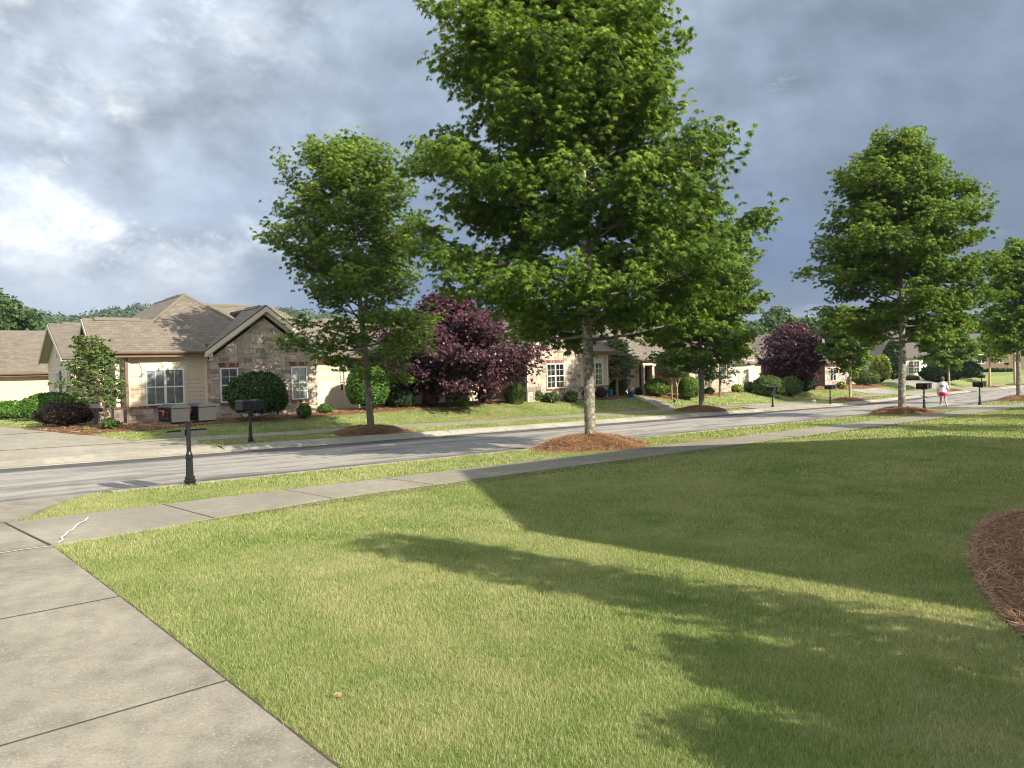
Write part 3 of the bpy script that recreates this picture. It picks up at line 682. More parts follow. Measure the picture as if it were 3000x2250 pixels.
    def caps(s, lines, par=None, w=.13, name='ridge_cap'):            # overlapping shingle caps along hips and ridges
        m = MB()
        for a, b in lines:
            a = np.array(s.P(*a), float); b = np.array(s.P(*b), float); L = np.linalg.norm(b-a); d = (b-a)/L; sd = np.cross(d, (0, 0, 1)); sd /= np.linalg.norm(sd)
            k = int(L/.2); drop = np.array((0, 0, -w*.52)) if abs(d[2]) > .05 else np.array((0, 0, -w*.7))
            for i in range(k):
                p = a+d*L*i/k+np.array((0, 0, .012)); q_ = a+d*L*(i+1.0)/k+np.array((0, 0, .03)); m.add([p-sd*w+drop, p, p+sd*w+drop, q_-sd*w+drop, q_, q_+sd*w+drop], [(0, 1, 4, 3), (1, 2, 5, 4), (3, 4, 5)], uv=[[(0, .02), (.1, .02), (.1, .1), (0, .1)]]*2+[[(0, 0), (.1, 0), (.1, .1)]])
        return m.build(name, M_roof, par or s.r, fix=False)
    def vent(s, a, b, par):
        m = MB(); a = np.array(s.P(*a), float); b = np.array(s.P(*b), float); d = (b-a)/np.linalg.norm(b-a); sd = np.cross(d, (0, 0, 1))*.13
        up = np.array((0, 0, .05)); dn = np.array((0, 0, -.085))
        m.add([a-sd+dn, a+up, a+sd+dn, b-sd+dn, b+up, b+sd+dn], [(0, 1, 4, 3), (1, 2, 5, 4), (0, 1, 2), (3, 5, 4)], uv=[[(0, 0), (.1, 0), (.1, .1), (0, .1)]]*2+[[(0, 0), (.1, 0), (.1, .1)]]*2)
        o = m.build('ridge_vent', M_roof, par); 
        m = MB()
        for sgn in (-1, 1):
            e = sd*sgn*1.05; m.add([a+e+dn, b+e+dn, b+e+dn-np.array((0, 0, .06)), a+e+dn-np.array((0, 0, .06))], [(0, 1, 2, 3)])
        m.build('vent_slot', M_inside, o); return o
    def gutter(s, u0, u1, w, z, name='gutter'):                       # along u, on the front
        m = MB(); prof = [(0, 0), (-.10, .0), (-.13, .05), (-.13, .10), (-.12, .10), (-.12, .055), (-.095, .012), (0, .012)]
        a = [s.P(u0, w+y, z-.10+h) for y, h in prof]; b = [s.P(u1, w+y, z-.10+h) for y, h in prof]; n = len(prof)
        m.add(a+b, [(i, (i+1) % n, n+(i+1) % n, n+i) for i in range(n)]+[tuple(range(n)), tuple(range(n, 2*n))[::-1]]); return m.build(name, M_brown, s.r)
    def rake(s, A_, B_, th=.17, name='rake_board', mat=None, d=.03, dirn=(0, -1)):  # board hung below the roof edge
        m = MB(); a, b = np.array(s.P(*A_), float), np.array(s.P(*B_), float); dn = np.array((0, 0, -th)); o = np.array((dirn[0]*s.m, dirn[1], 0), float)*d
        m.add([a, b, b+dn, a+dn, a+o, b+o, b+dn+o, a+dn+o], [(0, 1, 2, 3), (4, 7, 6, 5), (0, 4, 5, 1), (3, 2, 6, 7), (0, 3, 7, 4), (1, 5, 6, 2)])
        return m.build(name, mat or M_trim, s.r)

def front_wing(H, seed, dark=False, ext=0.0, blinds=True):
    """hip-roofed front block: sided bay from u=0 to 2.95, stone gable from 2.95 to 7.45"""
    EV = 2.65; zb = -ext
    Wf = H.wall((0, 0), (1, 0), (0, -1)); Wg = H.wall((0, -.3), (1, 0), (0, -1))
    # sided bay
    H.siding(Wf, [(0, .56), (2.95, .56), (2.95, 2.56), (0, 2.56)], M_side if not dark else M_side)
    H.stone(Wf, [(0, zb), (2.95, zb), (2.95, .47), (0, .47)], seed=seed, size=(.42, .2))
    H.bricks(Wf, -.03, 2.95, .47, .56, (0, .075), seed=seed)
    H.window(Wf, .60, 2.02, .58, 1.98, double=True, blinds=blinds, grid_=(2, 1) if blinds else (2, 2), base=.03)
    H.box('window_trim', M_trim, [(.49, .60, -.055, -.005, .57, 1.98), (2.02, 2.13, -.055, -.005, .57, 1.98)])
    m = MB(); m.prism([H.P(.49, -.005, 1.982), H.P(2.13, -.005, 1.982), H.P(2.22, -.005, 2.27), H.P(.40, -.005, 2.27)], None, (0, -.05, 0)); m.build('window_header', M_trim, H.r)
    m = MB(); m.prism([H.P(1.25, -.006, 1.985), H.P(1.37, -.006, 1.985), H.P(1.42, -.006, 2.275), H.P(1.20, -.006, 2.275)], None, (0, -.085, 0)); m.build('keystone', M_trim, H.r)
    H.box('corner_board', M_trim, [(2.82, 2.96, -.045, -.002, .56, 2.5), (-.045, .09, -.045, -.002, .56, 2.5)])
    H.box('soffit', M_soffit, [(-.48, 2.9, -.38, 0, 2.44, 2.47)])
    H.box('fascia', M_brown, [(-.50, 2.86, -.415, -.38, 2.44, 2.62)])
    H.gutter(-.52, 2.84, -.415, 2.66)
    # stone gable
    apex = (5.2, 4.02); poly = [(2.95, zb), (7.45, zb), (7.45, 2.33), apex, (2.95, 2.33)]
    if blinds: wins = [(3.33, 4.06), (6.30, 7.02)]
    else: wins = [(4.45, 5.95)]
    holes = [(a, b, .52, 2.0) for a, b in wins]
    H.stone(Wg, poly, holes, seed=seed+1)
    for a, b in wins:
        H.window(Wg, a, b, .56, 1.97, double=not blinds, blinds=blinds, grid_=(2, 2), base=.0 if blinds else .0)
        H.bricks(Wg, a-.02, b+.02, 2.0, 2.17, (0, .045), flare=.12, seed=seed+4, name='brick_lintel')
        H.bricks(Wg, a-.03, b+.03, .44, .53, (0, .06), seed=seed+5, name='brick_sill')
    Ws = H.wall((2.95, 0), (0, 1), (-1, 0)); H.stone(Ws, [(-.3, zb), (0, zb), (0, 2.33), (-.3, 2.33)], seed=seed+7, name='stone_return')
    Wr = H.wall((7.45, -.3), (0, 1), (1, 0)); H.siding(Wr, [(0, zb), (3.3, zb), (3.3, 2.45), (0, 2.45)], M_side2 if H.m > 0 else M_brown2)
    H.box('corner_board', M_trim, [(7.44, 7.50, -.345, -.20, zb, 2.3)])
    # gable roof
    e0, e1, ua, za = 2.70, 7.70, 5.2, 4.55; ez = za-(ua-e0)*.75; fw_ = -.64
    H.roof([[(e0, fw_, ez), (ua, fw_, za), (ua, 2.15, za), (e0, -.38, ez)], [(ua, fw_, za), (e1, fw_, ez), (e1, 4, ez), (ua, 4, za)]], name='gable_roof')
    H.vent((ua, .1, za), (ua, 1.9, za), H.r)
    for a, b in ((e0, ua), (ua, e1)):
        za_, zb_ = (ez, za) if a == e0 else (za, ez)
        H.rake((a, fw_+.001, za_-.075), (b, fw_+.001, zb_-.075), .20, 'rake_board'); H.rake((a+.28 if a == e0 else a, -.345, za_-.11+(.21 if a == e0 else 0)), (b-.28 if b == e1 else b, -.345, zb_-.11+(.21 if b == e1 else 0)), .27, 'frieze_board', d=.04)
        m = MB(); pa, pb = np.array(H.P(a, fw_+.01, za_-.16)), np.array(H.P(b, fw_+.01, zb_-.16)); dn = np.array((0, .30, 0)); m.add([pa, pb, pb+dn, pa+dn], [(0, 1, 2, 3)]); m.build('soffit', M_soffit, H.r, fix=False)
    H.box('cornice_return', M_trim, [(e0+.02, 2.99, fw_+.02, -.31, ez-.25, ez-.11), (7.42, e1-.02, fw_+.02, -.31, ez-.25, ez-.11), (2.93, 3.07, -.40, -.335, ez-.42, ez-.2), (7.33, 7.47, -.40, -.335, ez-.42, ez-.2)])
    return EV

def main_roof(H, W1=11.6, back=8.1):
    A_ = (2.97, 3.07, 5.25)
    k = .75; zr = 5.25
    H.roof([[(-.5, -.4, 2.65), (2.88, -.4, 2.65), (2.88, 0, 2.95), (6.04, 0, 2.95), A_]], name='roof')
    H.roof([[(-.5, -.4, 2.65), A_, (2.97, 8.13, zr), (-.5, 11.6, 2.65)],
            [(6.44, 0, 2.65), (6.44, 4.6, 2.65), (2.97, 8.07, zr), A_, (6.04, 0, 2.95)],
            [(-.5, 11.6, 2.65), (2.97, 8.13, zr), (8.7, 8.13, zr), (12.2, 11.6, 2.65)]], name='roof')
    H.roof([[(6.44, 4.60, 2.66), (12.2, 4.60, 2.66), (8.7, 8.1, zr+.01), (2.97, 8.1, zr+.01)], [(12.2, 4.6, 2.65), (12.2, 11.6, 2.65), (8.7, 8.12, zr)]], name='roof')
    H.caps([((-.5, -.4, 2.65), A_), ((5.3, .74, 3.505), A_), (A_, (2.97, 8.1, zr)), ((2.97, 8.1, zr), (8.7, 8.1, zr)), ((12.2, 4.6, 2.65), (8.7, 8.1, zr))])
    H.vent((4.0, 8.1, zr), (7.6, 8.1, zr), H.r); H.vent((2.97, 3.9, zr), (2.97, 6.2, zr), H.r)

# --- house at the left
root = empty('stone_gable_house', (-14.6, 29.2, -1.75), radians(38), 'tan sided house with a sunlit stone gable and white blinds at the left', 'house', 'brown roofed stone and siding houses')
H = House(root)
front_wing(H, 11, ext=.6); main_roof(H)
# right wing behind the fence
H.siding(H.wall((7.45, 3.3), (1, 0), (0, -1)), [(0, -.6), (8.6, -.6), (8.6, 2.42), (0, 2.42)], M_side)
H.roof([[(7.2, 2.9, 2.45), (16.4, 2.9, 2.45), (16.4, 5.8, 4.45), (7.2, 5.8, 4.45)], [(7.2, 5.8, 4.45), (16.4, 5.8, 4.45), (16.4, 8.7, 2.45), (7.2, 8.7, 2.45)]], name='wing_roof')
H.gutter(7.5, 16.4, 2.88, 2.44); H.vent((10.3, 5.8, 4.45), (15, 5.8, 4.45), H.r)
# left side: entry gable and larger side gable
Wl = H.wall((-.02, 0), (0, 1), (-1, 0))
H.stone(Wl, [(0, -.6), (3.1, -.6), (3.1, 2.5), (0, 2.5)], holes=[(1.0, 2.0, -.6, 2.1)], seed=31)
H.box('door', M_door, [(-.05, -.025, 1.0, 2.0, -.1, 2.1)])
H.roof([[(-1.25, -.4, 2.65), (-.5, -.4, 2.65), (1.3, 1.4, 4.0), (-1.25, 1.4, 4.0)], [(-1.25, 1.4, 4.0), (1.3, 1.4, 4.0), (-.5, 3.2, 2.65), (-1.25, 3.2, 2.65)]], name='entry_roof')
H.vent((-.9, 1.4, 4.0), (.8, 1.4, 4.0), root)
Wp = H.wall((-.85, 0), (0, 1), (-1, 0))
H.stone(Wp, [(0.0, 2.5), (2.8, 2.5), (1.4, 3.6)], seed=33, name='entry_gable')
for a, b, za_, zb_ in ((-.4, 1.4, 2.65, 4.0), (1.4, 3.2, 4.0, 2.65)):
    H.rake((-1.25, a, za_-.05), (-1.25, b, zb_-.05), .2, 'rake_board', d=.03, dirn=(-1, 0), mat=M_side2)
H.box('porch_knee_wall', M_stone, [(-1.0, -.78, .25, 2.7, -.6, .45)]); H.box('brick_cap', M_brick, [(-1.04, -.74, .2, 2.75, .452, .55)])
H.box('porch_post', M_trim, [(-.42, -.28, -.02, .12, .56, 2.45), (-.95, -.8, .0, .15, .56, 2.45)]); H.box('stone_pier', M_stone, [(-.52, -.2, -.04, .25, -.6, .5)])
H.box('brick_cap', M_brick, [(-.56, -.16, -.08, .29, .502, .57)])
H.box('downspout', M_brown, [(-.10, .0, -.13, -.06, -.35, 2.5)])
Wsg = H.wall((-1.0, 0), (0, 1), (-1, 0))
H.siding(Wsg, [(6.0, -.7), (13.0, -.7), (13.0, 2.5), (9.5, 4.05), (6.0, 2.5)], M_side2, .2)
H.siding(H.wall((-1.0, 6.0), (1, 0), (0, -1)), [(0, -.6), (1.0, -.6), (1.0, 2.5), (0, 2.5)], M_side2)
H.siding(H.wall((0, 3.1), (0, 1), (-1, 0)), [(0, -.6), (2.9, -.6), (2.9, 2.5), (0, 2.5)], M_side2)
H.roof([[(-1.4, 5.7, 2.62), (1.6, 5.7, 2.62), (1.6, 9.5, 4.28), (-1.4, 9.5, 4.28)], [(-1.4, 9.5, 4.28), (1.6, 9.5, 4.28), (1.6, 13.3, 2.62), (-1.4, 13.3, 2.62)]], name='side_gable_roof')
H.vent((-.9, 9.5, 4.28), (1.2, 9.5, 4.28), root)
for a, b, za_, zb_ in ((5.7, 9.5, 2.62, 4.28), (9.5, 13.3, 4.28, 2.62)):
    H.rake((-1.4, a, za_-.06), (-1.4, b, zb_-.06), .2, 'rake_board', d=.03, dirn=(-1, 0), mat=M_side2)
    m = MB(); pa, pb = np.array(H.P(-1.39, a, za_-.16)), np.array(H.P(-1.39, b, zb_-.16)); dn = np.array((.40, 0, 0)); m.add([pa, pb, pb+dn, pa+dn], [(0, 1, 2, 3)]); m.build('soffit', M_soffit, root, fix=False)
m = MB()
for i in range(7): H.wbox(m, Wsg, 9.25, 9.75, 2.75+i*.09, 2.80+i*.09, .02, .06)
H.wbox(m, Wsg, 9.18, 9.25, 2.68, 3.45, .02, .07); H.wbox(m, Wsg, 9.75, 9.82, 2.68, 3.45, .02, .07); m.build('louvre_vent', M_side2, root)
H.window(Wsg, 9.2, 10.4, .75, 2.0, blinds=False, grid_=(2, 1), base=.02)
for a in (8.8, 10.42): m = MB(); H.wbox(m, Wsg, a, a+.38, .72, 2.02, .02, .06); m.build('shutter', M_shutter, root)
# garage block further back
gr = empty('garage_building', (-14.6, 29.2, -1.75), radians(38), 'low tan-sided garage building with a plain brown roof at the left edge', 'garage')
G = House(gr)
G.siding(G.wall((-14, 17.0), (1, 0), (0, -1)), [(0, -.9), (14.5, -.9), (14.5, 2.0), (0, 2.0)], M_side, .2)
G.roof([[(-14.3, 16.6, 2.05), (3, 16.6, 2.05), (3, 20.6, 4.46), (-14.3, 20.6, 4.46)], [(-14.3, 20.6, 4.46), (3, 20.6, 4.46), (3, 24.6, 2.05), (-14.3, 24.6, 2.05)]], name='roof')
G.gutter(-14.3, -.4, 16.58, 2.03); G.vent((-14, 20.6, 4.46), (2.8, 20.6, 4.46), gr)
G.box('soffit', M_soffit, [(-14, .4, 16.62, 17, 1.86, 1.89)]); G.box('fascia', M_brown, [(-14.2, .4, 16.58, 16.62, 1.84, 2.0)])

# --- second house (mirrored front)
root2 = empty('porch_house', (5.9, 47.4, -1.85), radians(45), 'stone and siding house with dark windows and a columned porch behind the largest tree', 'house', 'brown roofed stone and siding houses')
H = House(root2, -1); front_wing(H, 51, ext=.8, blinds=False); main_roof(H)
H = House(root2, 1)                                                   # the rest of the second house, unmirrored coordinates
H.siding(H.wall((0, 3.6), (1, 0), (0, -1)), [(0, -.8), (9.35, -.8), (9.35, 2.3), (0, 2.3)], M_side2)
H.window(H.wall((0, 3.6), (1, 0), (0, -1)), 6.45, 7.3, .25, 1.5, blinds=True, base=.03)
H.box('door', M_door, [(8.35, 9.25, 3.54, 3.575, -.35, 1.75)])
H.roof([[(-1.2, .55, 2.15), (9.3, .55, 2.15), (9.3, 4.6, 4.8), (-1.2, 4.6, 4.8)]], name='porch_roof')
H.roof([[(-3, 4.6, 4.8), (12, 4.6, 4.8), (12, 9, 2.4), (-3, 9, 2.4)]], name='porch_roof')
H.box('porch_beam', M_trim, [(4.8, 9.3, .75, .95, 1.72, 2.04)]); H.gutter(1.0, 9.3, .56, 2.13)
H.box('porch_column', M_trim, [(5.92, 6.14, .76, .98, -.4, 1.64), (5.86, 6.20, .70, 1.04, 1.64, 1.719), (5.86, 6.20, .70, 1.04, -.5, -.4)])
H.box('porch_column', M_trim, [(4.9, 5.08, .78, .96, -.4, 1.719)]); H.box('stone_pier', M_stone, [(5.2, 5.5, .7, 1.0, -.8, .55)])
H.box('porch_floor', M_pale, [(4.6, 9.3, .5, 3.5, -.8, -.38)])
Wq = H.wall((9.35, 0), (1, 0), (0, -1)); Wqs = H.wall((9.35, 0), (0, 1), (-1, 0))
H.stone(Wq, [(0, -1.0), (5.7, -1.0), (5.7, 2.2), (2.85, 3.9), (0, 2.2)], holes=[(.5, 1.2, .35, 1.85), (4.3, 5.0, .35, 1.85)], seed=61)
H.stone(Wqs, [(0, -1.0), (3.6, -1.0), (3.6, 2.2), (0, 2.2)], seed=63)
for a in (.5, 4.3):
    H.window(Wq, a, a+.7, .38, 1.83, blinds=True, grid_=(2, 1)); H.bricks(Wq, a-.03, a+.73, .27, .36, (0, .06), name='brick_sill')
H.roof([[(9.0, -.5, 2.2), (12.2, -.5, 4.35), (12.2, 6, 4.35), (9.0, 6, 2.2)], [(12.2, -.5, 4.35), (15.4, -.5, 2.2), (15.4, 6, 2.2), (12.2, 6, 4.35)]], name='gable_roof')
H.rake((9.0, -.5, 2.13), (12.2, -.5, 4.28)); H.rake((12.2, -.5, 4.28), (15.4, -.5, 2.13))
H.siding(H.wall((15.05, 3.5), (1, 0), (0, -1)), [(0, -.8), (6, -.8), (6, 2.1), (0, 2.1)], M_side2)
H.roof([[(15, 3.1, 2.1), (21.5, 3.1, 2.1), (21.5, 6.4, 4.2), (15, 6.4, 4.2)], [(15, 6.4, 4.2), (21.5, 6.4, 4.2), (21.5, 9.6, 2.1), (15, 9.6, 2.1)]], name='wing_roof')

def simple_house(loc, ang, label, parts_, name='roadside_house'):
    r = empty(name, loc, ang, label, 'house', 'brown roofed stone and siding houses'); H = House(r); parts_(H); return r
def h3(H):
    Wf = H.wall((0, 0), (1, 0), (0, -1)); Ws = H.wall((0, 0), (0, 1), (-1, 0))
    H.stone(Wf, [(0, -1), (8, -1), (8, 2.3), (0, 2.3)], holes=[(1.1, 2.5, .5, 1.8)], seed=71, size=(.45, .25)); H.window(Wf, 1.1, 2.5, .52, 1.8, double=True, blinds=False, grid_=(1, 1))
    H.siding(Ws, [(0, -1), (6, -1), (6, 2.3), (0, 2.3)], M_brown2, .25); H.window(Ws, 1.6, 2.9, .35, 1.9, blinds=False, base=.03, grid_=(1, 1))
    H.box('corner_board', M_brown, [(-.06, .05, -.06, .0, -1, 2.3)])
    H.roof([[(-.5, -.5, 2.3), (9, -.5, 2.3), (5.5, 3.6, 5.3), (3.4, 3.6, 5.3)], [(-.5, -.5, 2.3), (3.4, 3.6, 5.3), (3.4, 9, 5.3), (-.5, 9, 2.3)], [(9, -.5, 2.3), (9, 9, 2.3), (5.5, 9, 5.3), (5.5, 3.6, 5.3)], [(3.4, 3.6, 5.3), (5.5, 3.6, 5.3), (5.5, 9, 5.3), (3.4, 9, 5.3)]])
    H.roof([[(-14, 5.6, 2.4), (1, 5.6, 2.4), (1, 9, 5.0), (-14, 9, 5.0)], [(-14, 9, 5.0), (1, 9, 5.0), (1, 13, 2.4), (-14, 13, 2.4)]], name='wing_roof'); H.siding(H.wall((-14, 6), (1, 0), (0, -1)), [(0, -1), (14, -1), (14, 2.4), (0, 2.4)], M_side2, .25)
    H.gutter(-.5, 9, -.5, 2.3)
simple_house((28.9, 71.0, -2.6), radians(45), 'house with a shaded brown side wall and stone front behind the second purple tree', h3)
M_dkroof = flat('dark_roof', (.10, .085, .08), .9, .12, 3)
def h4(H):
    Wf = H.wall((0, 0), (1, 0), (0, -1))
    H.siding(Wf, [(0, .6), (7, .6), (7, 2.7), (0, 2.7)], M_trim, .3); H.stone(Wf, [(0, -1), (7, -1), (7, .6), (0, .6)], seed=81, size=(.6, .3)); H.window(Wf, .6, 3.2, .75, 2.3, double=True, blinds=False, grid_=(2, 2), base=.03)
    H.roof([[(-.6, -.5, 2.7), (8, -.5, 2.7), (3.7, 4, 6.3)], [(-.6, -.5, 2.7), (3.7, 4, 6.3), (-.6, 8.5, 2.7)], [(8, -.5, 2.7), (8, 8.5, 2.7), (3.7, 4, 6.3)]], M_dkroof)
    H.siding(H.wall((0, 0), (0, 1), (-1, 0)), [(0, -1), (8, -1), (8, 2.7), (0, 2.7)], M_side2, .3)
x, y, z = at_D(2652, 92); simple_house((x, y, -2.75), radians(35), 'distant cream house with a wide white-framed window and dark roof', h4)
def h5(H):
    Wf = H.wall((0, 0), (1, 0), (0, -1))
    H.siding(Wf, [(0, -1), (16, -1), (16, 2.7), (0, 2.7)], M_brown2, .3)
    for a in (1, 5, 9, 13): H.window(Wf, a, a+1.6, .6, 2.1, double=True, blinds=False, grid_=(1, 1), base=.03)
    H.roof([[(-.6, -.5, 2.7), (17, -.5, 2.7), (12, 4, 5.6), (4, 4, 5.6)], [(-.6, -.5, 2.7), (4, 4, 5.6), (-.6, 8.5, 2.7)]], M_dkroof)
x, y, z = at_D(2850, 122); simple_house((x, y, -1.9), radians(20), 'farthest shaded brown house with white-framed windows at the right edge', h5)
# the house whose front garden this is: it stands behind the camera and throws the broad lawn shadow
def h0(H):
    H.siding(H.wall((0, 0), (1, 0), (0, -1)), [(0, -.3), (16, -.3), (16, 3.2), (0, 3.2)], M_side); H.siding(H.wall((16, 9), (-1, 0), (0, 1)), [(0, -.3), (16, -.3), (16, 3.2), (0, 3.2)], M_side)
    H.siding(H.wall((0, 9), (0, -1), (-1, 0)), [(0, -.3), (9, -.3), (9, 3.2), (0, 3.2)], M_side); H.siding(H.wall((16, 0), (0, 1), (1, 0)), [(0, -.3), (9, -.3), (9, 3.2), (0, 3.2)], M_side)
    z0, z1 = 3.0, 8.0; u_ = (-.5, 3.6, 9.6, 16.5)
    H.roof([[(u_[0], -.5, z0), (u_[3], -.5, z0), (u_[2], 5.5, z1), (u_[1], 5.5, z1)], [(u_[3], 9.5, z0), (u_[0], 9.5, z0), (u_[1], 5.5, z1), (u_[2], 5.5, z1)], [(u_[0], 9.5, z0), (u_[0], -.5, z0), (u_[1], 5.5, z1)], [(u_[3], -.5, z0), (u_[3], 9.5, z0), (u_[2], 5.5, z1)]])
x, y = xy(6.75, -9.0); simple_house((x, y, -1.75), radians(45), 'tan house with a hip roof whose shadow lies on the near lawn', h0)

# ------------------------------------------------------------------ fences
def fence(name, a, b, posts, label, h=1.76, gate=None, z0=None):
    a = np.array(a[:2]); b = np.array(b[:2]); L = np.linalg.norm(b-a); an = atan2(b[1]-a[1], b[0]-a[0]); zb = z0 if z0 is not None else float(min(g(*a), g(*b)))
    r = empty(name, (a[0], a[1], zb), an, label, 'fence'); 
    for i, p in enumerate(posts):
        m = MB(); m.box(p-.06, p+.06, -.06, .06, -.3, h+.06); m.box(p-.075, p+.075, -.075, .075, h+.06, h+.09); m.build('post', M_fence, r)
    for p, q_ in zip(posts[:-1], posts[1:]):
        if q_-p < .35: continue
        m = MB(); x0, x1 = p+.065, q_-.065; m.box(x0, x1, -.03, .03, h-.10, h); m.box(x0, x1, -.03, .03, h-.48, h-.38); m.box(x0, x1, -.03, .03, .05, .16); n = int((x1-x0)/.15)
        for k in range(n): m.box(x0+(x1-x0)*k/n+.004, x0+(x1-x0)*(k+1)/n-.004, -.012, .012, .16, h-.48)
        n = int((x1-x0)/.105)
        for k in range(n): c_ = x0+(x1-x0)*(k+.5)/n; m.box(c_-.028, c_+.028, -.012, .012, h-.38, h-.10)
        m.build('panel', M_fence, r)
    if gate is not None:
        m = MB(); m.box(gate-.09, gate-.02, -.09, -.03, .95, 1.25); m.box(gate-.1, gate+.02, -.08, -.05, 1.32, 1.36); m.build('gate_latch', M_black, r)
    return r
fence('vinyl_fence', (-9.30, 35.86), (-1.60, 43.65), [.02, 1.55, 1.76, 3.5, 5.3, 7.1, 8.6, 9.9, 10.85], 'cream vinyl privacy fence with a picket top and gate beside the stone gable', gate=1.58)
# shaded far fence pieces
a = at_D(2128, 60); b = at_D(2212, 64); fence('vinyl_fence', (a[0], a[1]), (b[0], b[1]), [0, 2.2, 3.95], 'sunlit white picket-topped fence behind the two-trunked little tree', h=1.9, z0=-2.62)
a = at_D(2160, 72); b = at_D(2226, 74); fence('vinyl_fence', (a[0], a[1]), (b[0], b[1]), [0, 1.1, 2.5], 'shaded upper picket-topped fence seen above the sunlit white one', h=2.6, z0=-2.5)

# ------------------------------------------------------------------ trees and shrubs
T_MAPLE = np.array([(0, 0), (.34, .02), (.15, .25), (.52, .58), (.12, .50), (0, 1.08), (-.12, .50), (-.52, .58), (-.15, .25), (-.34, .02)])
T_LEAF = np.array([(0, 0), (.33, .28), (.30, .62), (0, 1.0), (-.30, .62), (-.33, .28)])
T_KITE = np.array([(0, 0), (.38, .45), (0, 1.0), (-.38, .45)])
def leaves(P, N, size, tmpl, rng, rnd, curl=.28, point=None):
    n = len(P); N = N/(np.linalg.norm(N, axis=1, keepdims=True)+1e-9)
    r = rng.normal(0, 1, (n, 3)) if point is None else point+rng.normal(0, .35, (n, 3))
    b = r-(r*N).sum(1, keepdims=True)*N; b /= np.linalg.norm(b, axis=1, keepdims=True)+1e-9; a = np.cross(b, N)
    s = size*rng.uniform(.65, 1.25, n)
    V = P[:, None]+a[:, None]*(tmpl[None, :, 0:1]*s[:, None, None])+b[:, None]*(tmpl[None, :, 1:2]*s[:, None, None])
    V = V-N[:, None]*((abs(tmpl[:, 0])*curl+tmpl[:, 1]**2*curl*.6)[None, :, None]*s[:, None, None])
    return V.reshape(-1, 3), len(tmpl)
